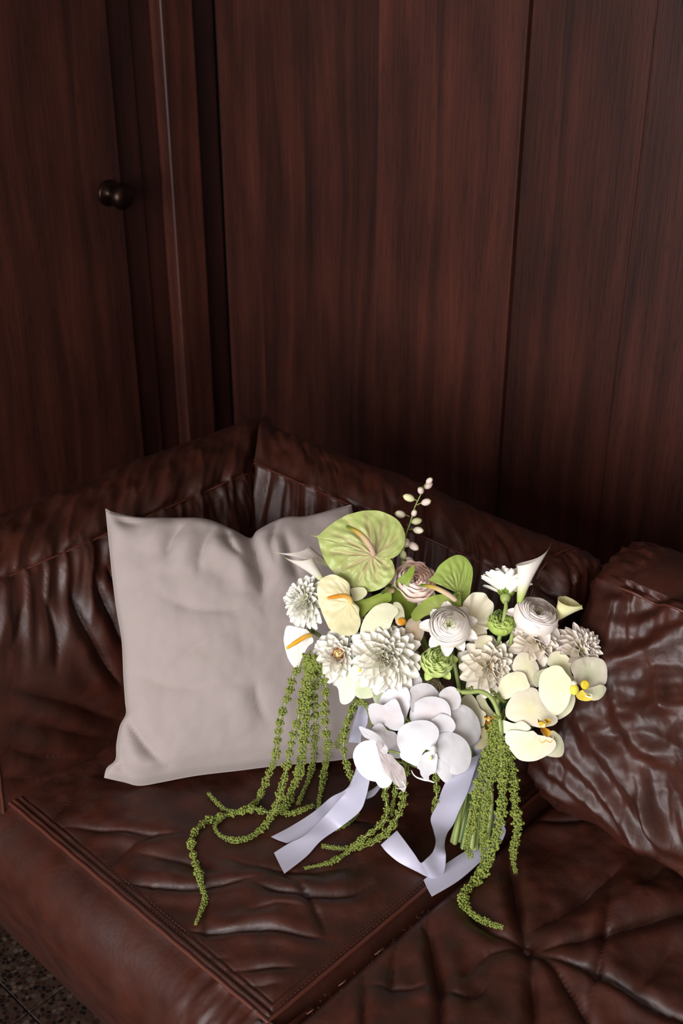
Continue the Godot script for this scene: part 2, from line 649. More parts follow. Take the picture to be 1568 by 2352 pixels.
func sweep(profile: Array, np: int, map: Callable, from: Callable, to: Callable, n: int, cap_from: float, cap_to: float, bump: Callable) -> Array:
	# carries a profile (Vector2(q, h)) along a straight run; caps of that roundness close the ends; returns [mesh, rows of points, first run row, last run row]
	var prof := smooth(profile, np)
	var mid := Vector2.ZERO
	for v in prof:
		mid += v
	mid /= np
	var rows := []          # [scale about the middle, run fraction, extra length]
	if cap_from > 0:
		for k in [0.0, 0.35, 0.7]:
			rows.append([k, 0.0, -cap_from])
		for k in 6:
			var a := PI / 2 * (1 - k / 6.0)
			rows.append([1.0 - 0.24 * (1 - cos(a)), 0.0, -cap_from * sin(a)])
	var first := rows.size()
	for i in n:
		rows.append([1.0, i / float(n - 1), 0.0])
	var last := rows.size() - 1
	if cap_to > 0:
		for k in range(5, -1, -1):
			var a := PI / 2 * (1 - k / 6.0)
			rows.append([1.0 - 0.24 * (1 - cos(a)), 1.0, cap_to * sin(a)])
		for k in [0.7, 0.35, 0.0]:
			rows.append([k, 1.0, cap_to])
	var p := PackedVector3Array()
	for r in rows:
		for v in prof:
			var q: Vector2 = mid + (v - mid) * Vector2(r[0], 1.0 - (1.0 - r[0]) * (0.35 if r[0] > 0.75 else 1.0))
			var a: float = from.call(v.x)
			var b: float = to.call(v.x)
			p.append(map.call(q.x, q.y, lerpf(a, b, r[1]) + r[2] * signf(b - a)))
	var nrm := normals_of(p, rows.size(), np)
	var out := PackedVector3Array()
	var c0: Vector3 = map.call(mid.x, mid.y, lerpf(from.call(mid.x), to.call(mid.x), 0.5))
	for i in rows.size():
		for j in np:
			var k := i * np + j
			var nn := nrm[k]
			if nn.dot(p[k] - Vector3(c0.x, c0.y, p[k].z) if absf(map.call(0, 0, 1).z) > 0.5 else nn) < 0 and i >= first and i <= last:
				pass
			out.append(p[k] + nn * float(bump.call(p[k], float(j) / (np - 1))) * float(rows[i][0] if rows[i][0] >= 0.75 else 0.0))
	return [grid(out, rows.size(), np), out, first, last, np]

func ridged(x: float, y: float) -> float:
	return 1.0 - absf(noise.get_noise_2d(x, y)) * 2.0

func row_points(s: Array, j: int, lift := 0.0) -> Array:
	var out := []
	for i in range(s[2], s[3] + 1):
		out.append(s[1][i * s[4] + j] + Vector3(0, lift, 0))
	return out

func thinned(pts: Array) -> Array:
	var few := []
	for i in range(0, pts.size(), 9):
		few.append(pts[i])
	few.append(pts[pts.size() - 1])
	return smooth(few, few.size() * 5)

func column_points(s: Array, i: int, j0: int, j1: int) -> Array:
	var out := []
	for j in range(j0, j1 + 1):
		out.append(s[1][i * s[4] + j])
	return out


# ---------------------------------------------------------------- the corner unit of the sofa
func sofa_corner() -> void:
	var o := thing("sofa_corner_unit", "worn brown leather corner unit of a sofa under the pillow and bouquet", "sofa", nearby)
	o.rotation.y = TURN
	var folds := creases([
		[9, 7, 240, 2018, 316, 2031, 423, 2038, 510, 2033, 597, 2025],
		[9, 6, 367, 2130, 459, 2138, 597, 2140, 679, 2150, 750, 2161],
		[6, 5, 485, 2230, 551, 2232, 602, 2227, 679, 2227],
		[9, 7, 577, 2036, 638, 2056, 704, 2065, 800, 2059, 850, 2035],
		[5, 5, 638, 2015, 684, 2041, 714, 2082, 740, 2127, 750, 2158],
		[2.5, 3, 469, 2056, 474, 2128, 467, 2199],
		[2.5, 3, 352, 2020, 349, 2087],
		[7, 7, 107, 1903, 140, 1865, 168, 1832, 200, 1780],
		[5, 6, 107, 1905, 168, 1903, 245, 1913, 357, 1923, 450, 1915],
		[5, 8, 240, 2005, 286, 1954, 367, 1918],
		[4, 4, 459, 2199, 530, 2204],
		[4, 5, 330, 2092, 352, 2084],
		[8, 14, 310, 1962, 383, 1970, 430, 1978, 520, 2010],
		[5, 9, 480, 1960, 600, 2000, 720, 2010, 830, 1990],
		[4, 7, 560, 2100, 640, 2090, 700, 2100],
		[7, 8, 700, 1830, 760, 1880, 870, 1900],
		[4, 4, 545, 2262, 600, 2268, 640, 2262],
		[4, 5, 60, 1830, 75, 1870],
	], on_seat)
	var top := func(x: float, z: float) -> float:
		var q := Vector2(x, z)
		var edge := minf(-z, 0.018 - x)
		var h := pressed(folds, q)
		h += noise.get_noise_2d(x * 3.0, z * 3.0) * 0.012 + noise.get_noise_2d(x * 9.0 + 20.0, z * 9.0) * 0.004
		h *= smoothstep(0.0, 0.05, edge)
		h += 0.006 * smoothstep(0.0, 0.1, edge) + 0.0026 * exp(-pow((edge - 0.0055) / 0.003, 2)) + 0.0014 * exp(-pow((edge - 0.015) / 0.003, 2))
		for e in [0.011, 0.019]:                                  # the two rows of stitching inside the rim
			h -= 0.0012 * exp(-pow((edge - e) / 0.0016, 2))
		if x > 0.002:                                             # and the roll down into the gap
			h -= pow(maxf(x - 0.002, 0) / 0.036, 2) * 0.05
		return h
	corner_top = top
	put("seat_cushion", seat_patch(steps(-0.60, 0.036, 0.0028, -0.014, 0.036, 0.0009), steps(-0.62, 0.0, 0.0028, -0.03, 0.0, 0.0008), top), M.leather, o)
	# the front panel, rolled over the edge and down to the plinth
	var front_profile := [Vector2(-0.002, -0.002), Vector2(0.005, -0.008), Vector2(0.022, -0.015), Vector2(0.043, -0.035), Vector2(0.057, -0.07), Vector2(0.058, -0.11), Vector2(0.044, -0.18), Vector2(0.012, -0.28), Vector2(-0.018, -0.355), Vector2(-0.028, -0.38)]
	var wear := func(p: Vector3, v: float) -> float:
		var near_corner := smoothstep(-0.16, -0.01, p.x)
		var h := noise.get_noise_2d(p.x * 3.0, p.y * 2.0) * 0.008
		h += near_corner * (ridged(p.x * 16.0, p.y * 9.0 - p.x * 6.0) - 0.5) * 0.006 * (1 - v)
		return -h
	var panel := sweep(front_profile, 60, func(q, h, s): return Vector3(s, SEAT + h, q), func(_q): return -0.83, func(_q): return 0.03, 240, 0.0, 0.0, wear)
	put("front_panel", panel[0], M.leather, o)
	var end := PackedVector3Array()
	var rim_line := smooth(front_profile, 60)
	for v in rim_line:
		end.append(Vector3(0.03, SEAT + v.y, v.x))
	for v in rim_line:
		end.append(Vector3(0.034, SEAT + v.y, -0.05))
	put("end_panel", grid(end, 2, 60), M.leather, o)
	var side := sweep([Vector2(0.036, -0.05), Vector2(0.04, -0.1), Vector2(0.034, -0.38)], 10, func(q, h, s): return Vector3(q, SEAT + h, s), func(_q): return -0.6, func(_q): return 0.0, 40, 0.0, 0.0, func(_p, _v): return 0.0)
	put("side_panel", side[0], M.leather, o)
	var rim := []
	for i in 60:
		rim.append(Vector3(lerpf(-0.82, 0.012, i / 59.0), SEAT - 0.0012 + 0.0006 * sin(i * 1.7), 0.0012))
	put("piping", tube(rim, [0.0030], 8), M.leather_seam, o)
	var rim2 := []
	for i in 40:
		rim2.append(Vector3(0.0125, SEAT + 0.0006 * sin(i * 2.3) - 0.002, lerpf(0.0, -0.56, i / 39.0)))
	put("piping", tube(rim2, [0.0028], 8), M.leather_seam, o)
	for e in [0.011, 0.019]:
		stitches(o, Vector3(-0.6, SEAT + 0.001, -e), Vector3(0.0, SEAT + 0.001, -e))
		stitches(o, Vector3(0.018 - e, SEAT + 0.001, -0.55), Vector3(0.018 - e, SEAT + 0.001, -0.02))
	# the torn tip of the corner
	var scrap := PackedVector3Array()
	for i in 12:
		for j in 16:
			var th := PI * i / 11.0
			var a := TAU * j / 16.0
			var d := Vector3(sin(th) * cos(a), cos(th), sin(th) * sin(a))
			scrap.append(Vector3(0.010, SEAT - 0.010, 0.008) + d * Vector3(0.016, 0.009, 0.012) * (1.0 + 0.5 * noise.get_noise_3dv(d * 1.6)))
	put("torn_corner", grid(scrap, 12, 16, true), M.leather_torn, o)
	# left back
	var lf := creases([
		[8, 11, 0, 1560, 120, 1590, 230, 1635, 275, 1640],
		[8, 12, 0, 1640, 90, 1650, 200, 1680, 260, 1675],
		[7, 9, 0, 1700, 70, 1720, 160, 1720],
		[7, 8, 150, 1340, 175, 1420, 215, 1500, 255, 1560],
		[6, 8, 205, 1310, 235, 1400, 262, 1470],
		[5, 8, 40, 1380, 20, 1450, 0, 1480],
		[5, 7, 90, 1360, 110, 1440, 100, 1520],
		[5, 9, 0, 1770, 60, 1780, 130, 1765],
		[5, 7, 235, 1290, 260, 1350],
	], func(x, y):
		var w := to_sofa(on_plane(x, y, sofa(-0.53, 0.0, 0), along * 0.974 + Vector3(0, 0.227, 0)))
		return Vector2(w.z, w.y))
	var left_profile := [Vector2(-0.53, -0.09), Vector2(-0.522, -0.01), Vector2(-0.519, 0.08), Vector2(-0.542, 0.18), Vector2(-0.582, 0.27), Vector2(-0.6, 0.302), Vector2(-0.624, 0.323), Vector2(-0.665, 0.334), Vector2(-0.712, 0.329), Vector2(-0.754, 0.303), Vector2(-0.782, 0.24), Vector2(-0.79, 0.05), Vector2(-0.775, -0.2), Vector2(-0.77, -0.378)]
	var left_seam := seam_row(left_profile, 300, 5) / 299.0
	var left_bump := func(p: Vector3, v: float) -> float:
		var h := p.y - SEAT
		var b := 0.0
		if p.x > -0.6:                                             # the face, gathered under the seam
			b += pressed(lf, Vector2(p.z, h)) * 1.7
			b += (ridged(p.z * 13.0 + h * 6.0, h * 3.0) - 0.6) * 0.009 * smoothstep(0.15, 0.29, h)
		else:
			b += (ridged(p.z * 10.0 - p.x * 12.0, p.x * 5.0 + 9.0) - 0.6) * (0.003 + 0.009 * smoothstep(-0.72, -0.65, p.x))
		b += noise.get_noise_2d(p.z * 4.0, h * 4.0 + 3.0) * 0.008
		var pinch := exp(-pow((p.z + 0.57 - (p.x + 0.6)) / 0.02, 2))
		b -= pinch * 0.012
		if p.x > -0.6:
			b += (ridged(p.z * 20.0, h * 2.0) - 0.6) * 0.008 * smoothstep(-0.38, -0.5, p.z)
		b -= 0.004 * exp(-pow((v - left_seam) / 0.006, 2))
		return b
	var mitre_l := func(q: float) -> float: return -0.57 + (q + 0.6)
	var lb := sweep(left_profile, 300, func(q, h, s): return Vector3(q, SEAT + h, s), func(_q): return 0.012, mitre_l, 190, 0.014, 0.0, left_bump)
	var back_l := put("backrest", lb[0], M.leather, o)
	put("seam", tube(thinned(row_points(lb, seam_row(left_profile, 300, 5), 0.0)), [0.002], 7), M.leather_seam, back_l)
	put("end_seam", tube(column_points(lb, 9, 16, 200), [0.0025], 6), M.leather_seam, back_l)
	# right back
	var right_profile := [Vector2(-0.50, -0.09), Vector2(-0.508, -0.01), Vector2(-0.512, 0.08), Vector2(-0.535, 0.19), Vector2(-0.562, 0.27), Vector2(-0.577, 0.302), Vector2(-0.598, 0.320), Vector2(-0.632, 0.330), Vector2(-0.668, 0.324), Vector2(-0.708, 0.298), Vector2(-0.738, 0.25), Vector2(-0.742, 0.05), Vector2(-0.73, -0.2), Vector2(-0.725, -0.378)]
	var right_seam := seam_row(right_profile, 300, 5) / 299.0
	var right_bump := func(p: Vector3, v: float) -> float:
		var h := p.y - SEAT
		var b := 0.0
		if p.z > -0.577:
			b += (ridged(p.x * 15.0 + h * 3.0, h * 2.0 + 5.0) - 0.6) * 0.010 * smoothstep(0.14, 0.29, h)
		else:
			b += (ridged(p.x * 10.0 - p.z * 11.0, p.z * 5.0 + 2.0) - 0.6) * (0.003 + 0.009 * smoothstep(-0.69, -0.62, p.z))
		b += noise.get_noise_2d(p.x * 4.0 + 8.0, h * 4.0) * 0.008
		b -= exp(-pow((p.x + 0.6 - (p.z + 0.57)) / 0.02, 2)) * 0.012
		b += (ridged(p.x * 24.0, p.z * 30.0 + h * 10.0) - 0.6) * 0.007 * smoothstep(-0.10, -0.03, p.x)
		b -= 0.004 * exp(-pow((v - right_seam) / 0.006, 2))
		return -b
	var mitre_r := func(q: float) -> float: return -0.6 + (q + 0.57)
	var rb := sweep(right_profile, 300, func(q, h, s): return Vector3(s, SEAT + h, q), mitre_r, func(_q): return -0.055, 190, 0.0, 0.045, right_bump)
	var back_r := put("backrest", rb[0], M.leather, o)
	put("seam", tube(thinned(row_points(rb, seam_row(right_profile, 300, 5), 0.0)), [0.002], 7), M.leather_seam, back_r)
	put("end_seam", tube(thinned(column_points(rb, rb[3], 40, 220)), [0.0018], 6), M.leather_seam, back_r)

func seam_row(profile: Array, np: int, at: int) -> int:
	var prof := smooth(profile, np)
	var best := 0
	for j in np:
		if prof[j].distance_to(profile[at]) < prof[best].distance_to(profile[at]):
			best = j
	return best

func stitches(o: Node3D, a: Vector3, b: Vector3) -> void:
	# one row of short sunken threads
	var p := PackedVector3Array()
	var nrm := PackedVector3Array()
	var idx := PackedInt32Array()
	var n := int(a.distance_to(b) / 0.006)
	var d := (b - a).normalized()
	var s := d.cross(Vector3.UP) * 0.0006
	for i in n:
		var c := a.lerp(b, (i + 0.5) / n)
		var k := p.size()
		for e in [[-1, -1, 0.0], [-1, 1, 0.0], [1, 1, 0.0], [1, -1, 0.0], [-0.6, 0, 0.0012], [0.6, 0, 0.0012]]:
			p.append(c + d * 0.0019 * e[0] + s * e[1] + Vector3(0, e[2] - 0.0012, 0))
			nrm.append((s.normalized() * e[1] + Vector3.UP).normalized())
		idx.append_array([k, k + 5, k + 4, k, k + 3, k + 5, k + 1, k + 4, k + 5, k + 1, k + 5, k + 2, k, k + 4, k + 1, k + 3, k + 2, k + 5])
	var m := put("stitching", arrays(p, nrm, idx), M.thread, o)
	m.set_meta("kind", "stuff")


# ---------------------------------------------------------------- the next unit
func sofa_side() -> void:
	var o := thing("sofa_side_unit", "brown leather sofa unit with a plump shiny back, right of the bouquet", "sofa", nearby)
	o.rotation.y = TURN
	var folds := creases([
		[16, 8, 1166, 1944, 1184, 2036, 1202, 2138, 1212, 2173],
		[12, 7, 1212, 2173, 1222, 2240, 1230, 2352, 1235, 2450],
		[12, 8, 1212, 2173, 1278, 2240, 1345, 2342, 1400, 2440],
		[15, 11, 1227, 2189, 1329, 2168, 1431, 2138, 1568, 2102, 1650, 2085],
		[12, 7, 1237, 2194, 1365, 2245, 1452, 2286, 1568, 2342, 1650, 2380],
		[14, 12, 1217, 2143, 1319, 2077, 1431, 1995],
		[7, 5, 1406, 2015, 1388, 2158, 1370, 2250, 1345, 2337],
		[14, 7, 977, 2061, 987, 2138, 1003, 2219, 1013, 2270, 1015, 2352, 1018, 2450],
		[9, 5, 834, 2204, 837, 2352, 840, 2450],
		[7, 5, 921, 2122, 903, 2219, 900, 2300],
		[7, 4, 952, 2097, 987, 2153],
		[8, 8, 1023, 2051, 1074, 2082, 1130, 2140, 1205, 2170],
		[8, 6, 1190, 1875, 1270, 1880, 1360, 1878],
		[8, 10, 1452, 2056, 1533, 1995],
		[8, 10, 1060, 2245, 1120, 2190, 1190, 2180],
		[8, 8, 1010, 2270, 1080, 2290, 1140, 2230],
		[5, 7, 830, 2260, 900, 2275, 1000, 2265],
		[7, 8, 1452, 2286, 1500, 2240, 1540, 2180],
	], on_seat)
	var button := on_seat(1212, 2173)
	var top := func(x: float, z: float) -> float:
		var q := Vector2(x, z)
		var edge := minf(-z + 0.02, x - 0.03)
		var h := pressed(folds, q)
		h += noise.get_noise_2d(x * 3.2 + 11.0, z * 3.2) * 0.016 + noise.get_noise_2d(x * 9.0 + 50.0, z * 9.0) * 0.005
		h -= 0.014 * exp(-q.distance_to(button) / 0.012)
		h *= smoothstep(-0.01, 0.06, edge)
		h += 0.004 * smoothstep(0.0, 0.1, edge)
		if x < 0.05:
			h -= pow(maxf(0.05 - x, 0) / 0.024, 2) * 0.03
		if z > -0.005:
			h -= pow((z + 0.005) / 0.03, 2) * 0.05
		return h
	side_top = top
	put("seat_cushion", seat_patch(steps(0.027, 0.62, 0.0028, 0.027, 0.06, 0.0015), steps(-0.62, 0.025, 0.0028, 0.0, 0.025, 0.0015), top), M.leather, o)
	put("base", box_mesh(Vector3(0.045, 0.0, -0.6), Vector3(0.62, SEAT - 0.04, 0.01), 0.01), M.leather, o)
	var but := put("button", lathe([Vector2(0, 0.004), Vector2(0.004, 0.0035), Vector2(0.0065, 0.0015), Vector2(0.007, -0.002)], 14), M.leather_seam, o)
	but.position = Vector3(button.x, SEAT - 0.012, button.y)
	# the frayed edge along the gap
	var fray := [[0.034, -0.10, 0.006], [0.034, -0.165, 0.007], [0.035, -0.045, 0.005]]
	for f in fray:
		var w := []
		for k in 8:
			w.append(Vector3(f[0] + 0.003 * sin(k * 0.4), SEAT - 0.006 + 0.004 * sin(k * 0.45), f[1] + f[2] * cos(k * 0.42)))
		put("torn_leather_curl", tube(w, [0.0007, 0.0010, 0.0004], 6), M.leather_raw, o)
	var lint := PackedVector3Array()
	for k in 40:
		var z := rng.randf_range(-0.26, -0.03)
		lint.append(Vector3(0.037 + rng.randf_range(-0.004, 0.006), SEAT - 0.004, z))
	var joined := SurfaceTool.new()
	for q in lint:
		var d := Vector3(rng.randf_range(-1, 1), rng.randf_range(0.1, 0.7), rng.randf_range(-1, 1)).normalized() * rng.randf_range(0.002, 0.005)
		joined.append_from(tube([q, q + d * 0.5 + Vector3(0, 0.001, 0), q + d], [0.00015, 0.0002, 0.0001], 4), 0, Transform3D())
	var fib := put("frayed_fibres", joined.commit(), M.leather_raw, o)
	fib.set_meta("kind", "stuff")
	# the back
	var plane_n := (across * 0.957 + Vector3(0, 0.29, 0)).normalized()
	var bf := creases([
		[14, 14, 1290, 1680, 1330, 1720, 1400, 1800, 1470, 1900, 1568, 2010],
		[13, 14, 1250, 1690, 1300, 1760, 1370, 1830, 1430, 1905, 1500, 1960],
		[13, 15, 1330, 1600, 1400, 1700, 1480, 1810, 1540, 1910, 1600, 1990],
		[10, 15, 1395, 1690, 1480, 1760, 1520, 1870, 1580, 1950],
		[15, 17, 1330, 1540, 1420, 1520, 1500, 1485, 1568, 1455, 1620, 1430],
		[11, 13, 1370, 1430, 1430, 1450, 1500, 1430, 1568, 1400],
		[9, 11, 1350, 1395, 1400, 1400, 1470, 1390],
		[10, 15, 1410, 1560, 1450, 1640, 1500, 1700, 1568, 1740],
		[8, 13, 1500, 1520, 1530, 1600, 1568, 1640],
		[8, 14, 1450, 1640, 1500, 1620, 1568, 1580],
		[8, 11, 1225, 1740, 1270, 1800, 1330, 1850],
	], func(x, y):
		var w := to_sofa(on_plane(x, y, sofa(0, 0.06, -0.49), plane_n))
		return Vector2(w.x, w.y), true)
	var prof := [Vector2(-0.56, -0.08), Vector2(-0.54, -0.015), Vector2(-0.492, 0.035), Vector2(-0.48, 0.10), Vector2(-0.505, 0.19), Vector2(-0.552, 0.27), Vector2(-0.606, 0.33), Vector2(-0.622, 0.342), Vector2(-0.665, 0.355), Vector2(-0.705, 0.352), Vector2(-0.75, 0.325), Vector2(-0.775, 0.26), Vector2(-0.775, 0.05), Vector2(-0.76, -0.378)]
	var side_seam := seam_row(prof, 400, 6) / 399.0
	var bump := func(p: Vector3, v: float) -> float:
		var h := p.y - SEAT
		var b := 0.0
		if p.z > -0.615:
			b += pressed(bf, Vector2(p.x, h)) * 0.9
			b += (ridged(p.x * 13.0 + h * 4.0, h * 2.0 + 25.0) - 0.6) * 0.010 * smoothstep(0.18, 0.31, h)
			b += noise.get_noise_2d(p.x * 6.0, h * 6.0 + 30.0) * 0.010
			var low := smoothstep(0.22, 0.10, h)
			b += (ridged((0.8 * p.x + 0.55 * h) * 15.0, (0.55 * p.x - 0.8 * h) * 3.5 + 7.0) - 0.6) * 0.0065 * low
			b += (ridged((h - 0.35 * p.x) * 16.0, p.x * 4.0 + 3.0) - 0.6) * 0.006 * (1 - low)
			b += (ridged(p.x * 46.0, h * 38.0) - 0.6) * 0.0007
		b += noise.get_noise_2d(p.x * 3.0 + 8.0, p.z * 4.0) * 0.006
		b += (ridged(p.x * 30.0, p.z * 22.0 + h * 20.0) - 0.6) * 0.007 * smoothstep(0.09, 0.03, p.x)
		b -= 0.004 * exp(-pow((v - side_seam) / 0.005, 2))
		return -b
	var sb := sweep(prof, 400, func(q, h, s): return Vector3(s, SEAT + h, q), func(_q): return 0.06, func(_q): return 0.62, 200, 0.05, 0.04, bump)
	var back := put("backrest", sb[0], M.leather, o)
	put("seam", tube(thinned(row_points(sb, seam_row(prof, 400, 6))), [0.002], 7), M.leather_seam, back)


# ---------------------------------------------------------------- the pillow
func pillow() -> void:
	var v2 := func(a: Array) -> Array:
		var out := []
		for k in range(0, a.size(), 2):
			out.append(Vector2(a[k], a[k + 1]))
		return out
	var top: Array = smooth(v2.call([243, 1169, 262, 1178, 320, 1189, 395, 1192, 470, 1195, 530, 1218, 574, 1240, 592, 1222, 650, 1192, 700, 1188, 760, 1172, 806, 1160]), 90)
	var left: Array = smooth(v2.call([243, 1169, 250, 1240, 258, 1320, 268, 1400, 280, 1470, 284, 1550, 288, 1610, 290, 1640, 276, 1668, 268, 1710, 266, 1745, 246, 1764, 240, 1786]), 90)
	var bottom: Array = smooth(v2.call([240, 1786, 285, 1796, 320, 1804, 370, 1796, 450, 1781, 550, 1769, 640, 1758, 780, 1745, 905, 1722]), 90)
	var right: Array = smooth(v2.call([806, 1160, 840, 1300, 880, 1500, 905, 1722]), 90)
	var folds := []
	for e in [
		[22, 15, 574, 1236, 588, 1290, 604, 1350, 606, 1395],
		[10, 12, 520, 1230, 535, 1280, 560, 1310],
		[11, 13, 655, 1240, 672, 1310, 690, 1360],
		[9, 15, 425, 1225, 400, 1260, 390, 1300],
		[8, 12, 262, 1180, 290, 1205, 330, 1215],
		[13, 13, 288, 1640, 312, 1680, 340, 1720, 400, 1780],
		[10, 9, 266, 1748, 290, 1775, 316, 1802],
		[9, 16, 590, 1590, 600, 1640, 620, 1680],
		[5, 20, 400, 1560, 480, 1500, 560, 1470],
		[5, 22, 320, 1560, 420, 1600, 520, 1590],
		[8, 14, 500, 1220, 470, 1290, 465, 1350],
		[10, 12, 640, 1210, 625, 1270, 640, 1330],
		[5, 22, 380, 1400, 470, 1430, 560, 1430],
	]:
		var pts: Array = v2.call(e.slice(2))
		folds.append(Crease.new(smooth(pts, 10), e[0], e[1], 0.7))
	var at := spot(560, 1480, 1.75)
	var o := thing("pillow", "square dusty pink linen pillow propped in the sofa corner", "pillow", at)
	var n := 90
	var p := PackedVector3Array()
	var look := facing(0.02, 0.42, 0.9)
	# front and back in one closed skin: out along the front, home along the back
	for side in [1.0, -1.0]:
		for i in n:
			for j in n:
				var u := i / float(n - 1)
				var v := j / float(n - 1)
				var c: Vector2 = top[i] * (1 - v) + bottom[i] * v + left[j] * (1 - u) + right[j] * u - (top[0] * (1 - u) * (1 - v) + top[n - 1] * u * (1 - v) + bottom[0] * (1 - u) * v + bottom[n - 1] * u * v)
				var depth := lerpf(lerpf(1.72, 1.795, u), lerpf(1.69, 1.76, u), v)
				var full := pow(maxf(16.0 * u * (1 - u) * v * (1 - v), 0.0), 0.42)
				var h := full * (0.062 if side > 0 else 0.04)
				var edge := smoothstep(0.0, 0.05, minf(minf(u, 1 - u), minf(v, 1 - v)))
				if side > 0:
					for f in folds:
						h += f.at(c) * 0.001 * edge
					h += (noise.get_noise_2d(c.x * 0.006, c.y * 0.006) * 0.004 + noise.get_noise_2d(c.x * 0.014, c.y * 0.010 + 9.0) * 0.0014) * edge
				p.append(spot(c.x, c.y, depth) + look * h * side - at)
	var cover := grid(p.slice(0, n * n), n, n)
	put("cover", cover, M.linen, o)
	put("back_cover", grid(p.slice(n * n), n, n), M.linen, o)
	var seam := []
	for q in top:
		seam.append(q)
	var path := []
	for i in n:
		path.append(p[i * n] + at)
	put("edge_seam", tube(path, [0.0007], 6, at), M.linen, o)
	path = []
	for j in n:
		path.append(p[j] + at)
	put("edge_seam", tube(path, [0.0007], 6, at), M.linen, o)
	path = []
	for i in n:
		path.append(p[i * n + n - 1] + at)
	put("edge_seam", tube(path, [0.0007], 6, at), M.linen, o)


# ---------------------------------------------------------------- petals
func lin(c: Color) -> Color:
	return c.srgb_to_linear()

func traced(o: Node3D, called: String, z: Array, view: Array, depth: float, look: Vector3, hub_color: Color, rim_color: Color, opt := {}) -> MeshInstance3D:
	# a petal from its outline: view = [x, y, scale] of the enlargement it was read from; it gets a plane in space, a bowed relief and a thickness
	var px := []
	for k in range(0, z.size(), 2):
		px.append(Vector2(view[0] + z[k] / view[2], view[1] + z[k + 1] / view[2]))
	var m: int = opt.get("around", 44)
	var ring := smooth(px, m, true)
	var c := Vector2.ZERO
	for q in ring:
		c += q
	c /= m
	var hub2: Vector2 = c
	if opt.has("hub"):
		hub2 = Vector2(view[0] + opt.hub[0] / view[2], view[1] + opt.hub[1] / view[2])
	var base := spot(c.x, c.y, depth)
	var hub := on_plane(hub2.x, hub2.y, base, look)
	var edge := []
	var size := 0.0
	for q in ring:
		var w := on_plane(q.x, q.y, base, look)
		edge.append(w)
		size = maxf(size, w.distance_to(hub))
	var rings: int = opt.get("rings", 9)
	var cup: float = opt.get("cup", 0.0) * size
	var wave: float = opt.get("wave", 0.0) * size
	var waves: float = opt.get("waves", 3.0)
	var veins: float = opt.get("veins", 0.0) * size
	var ribs: Array = opt.get("ribs", [])
	var thick: float = opt.get("thick", 0.0007)
	var phase: float = opt.get("phase", c.x * 0.37)
	var x_axis := (edge[0] - hub).normalized() as Vector3
	var y_axis := look.cross(x_axis)
	var p := PackedVector3Array()
	var cs := PackedColorArray()
	for side in [1, -1]:
		for i in rings + 1:
			var f := float(i) / rings if side == 1 else 1.0 - float(i) / rings
			f = pow(f, 0.85)
			for k in m:
				var d: Vector3 = edge[k] - hub
				var r := d.length() / size * f
				var ang := atan2(d.dot(y_axis), d.dot(x_axis))
				var bow := cup * r * r + wave * sin(waves * ang + phase) * pow(f, 2.5) + noise.get_noise_2d(c.x * 0.1 + d.dot(x_axis) * f * 28.0, c.y * 0.1 + d.dot(y_axis) * f * 28.0) * size * 0.07 * f + size * 0.006 * sin(ang * 23.0 + phase) * sin(f * PI)
				var shade := 0.0
				if veins != 0.0:
					# ribs run out from the hub to these fractions round the rim
					for q in ribs:
						var dk: float = absf(fposmod(k / float(m) - q + 0.5, 1.0) - 0.5) * m
						var wgt := exp(-pow(dk * (0.4 + f) * 0.95, 2)) * sin(PI * clampf(f * 0.92 + 0.06, 0, 1))
						bow -= veins * wgt
						var main: bool = q == 0.0
						shade = maxf(shade, exp(-pow(dk * (0.25 + f) * (0.8 if main else 1.3), 2)) * (1 - f * (0.35 if main else 0.75)))
					bow += veins * 0.45 * sin(f * 17.0 + k * 1.3) * f * (1 - f) * 2.0
				p.append(hub + d * f + look * (bow + side * thick * 0.5 * (1 - f * f * f)) - o.position)
				var col := hub_color.lerp(rim_color, pow(f, opt.get("blend", 0.8)))
				if shade > 0.0 and opt.has("vein_color"):
					col = col.lerp(opt.vein_color, shade * 0.8)
				cs.append(col)
	var mesh := grid(p, (rings + 1) * 2, m, true, cs)
	return put(called, mesh, opt.get("mat", M.petal), o)

func petal_mesh(wide: float, cup: float, curl: float, tip: float, nu := 8, nv := 7, low := Color.WHITE, high := Color.WHITE, ruffle := 0.0, fold := 0.0) -> ArrayMesh:
	# one petal of length 1 along y, its inner face towards +z
	var p := PackedVector3Array()
	var cs := PackedColorArray()
	for side in [1.0, -1.0]:
		for ii in nu:
			var i := ii if side > 0 else nu - 1 - ii
			var u := i / float(nu - 1)
			var w := wide * pow(sin(PI * pow(clampf(u * 0.93 + 0.035, 0, 1), 0.8 + tip * 0.5)), 0.62)
			if u > 0.85:
				w *= lerpf(1.0, 0.55, pow((u - 0.85) / 0.15, 2)) if tip > 0.5 else 1.0
			for j in nv:
				var v := j / float(nv - 1) * 2 - 1
				var x := v * w * 0.5
				var bow := cup * v * v * w
				var y := u * (1.0 - absf(curl) * 0.25 * u)
				var z: float = bow + curl * u * u * 0.5 - 0.02 * side * (1 - v * v) * 0.5 * (1 - u) + ruffle * sin(v * 5.0 + u * 3.0) * u + fold * exp(-pow(v / 0.25, 2)) * w
				p.append(Vector3(x, y, z))
				cs.append(low.lerp(high, pow(u, 0.7)))
	return grid(p, nu * 2, nv, false, cs)

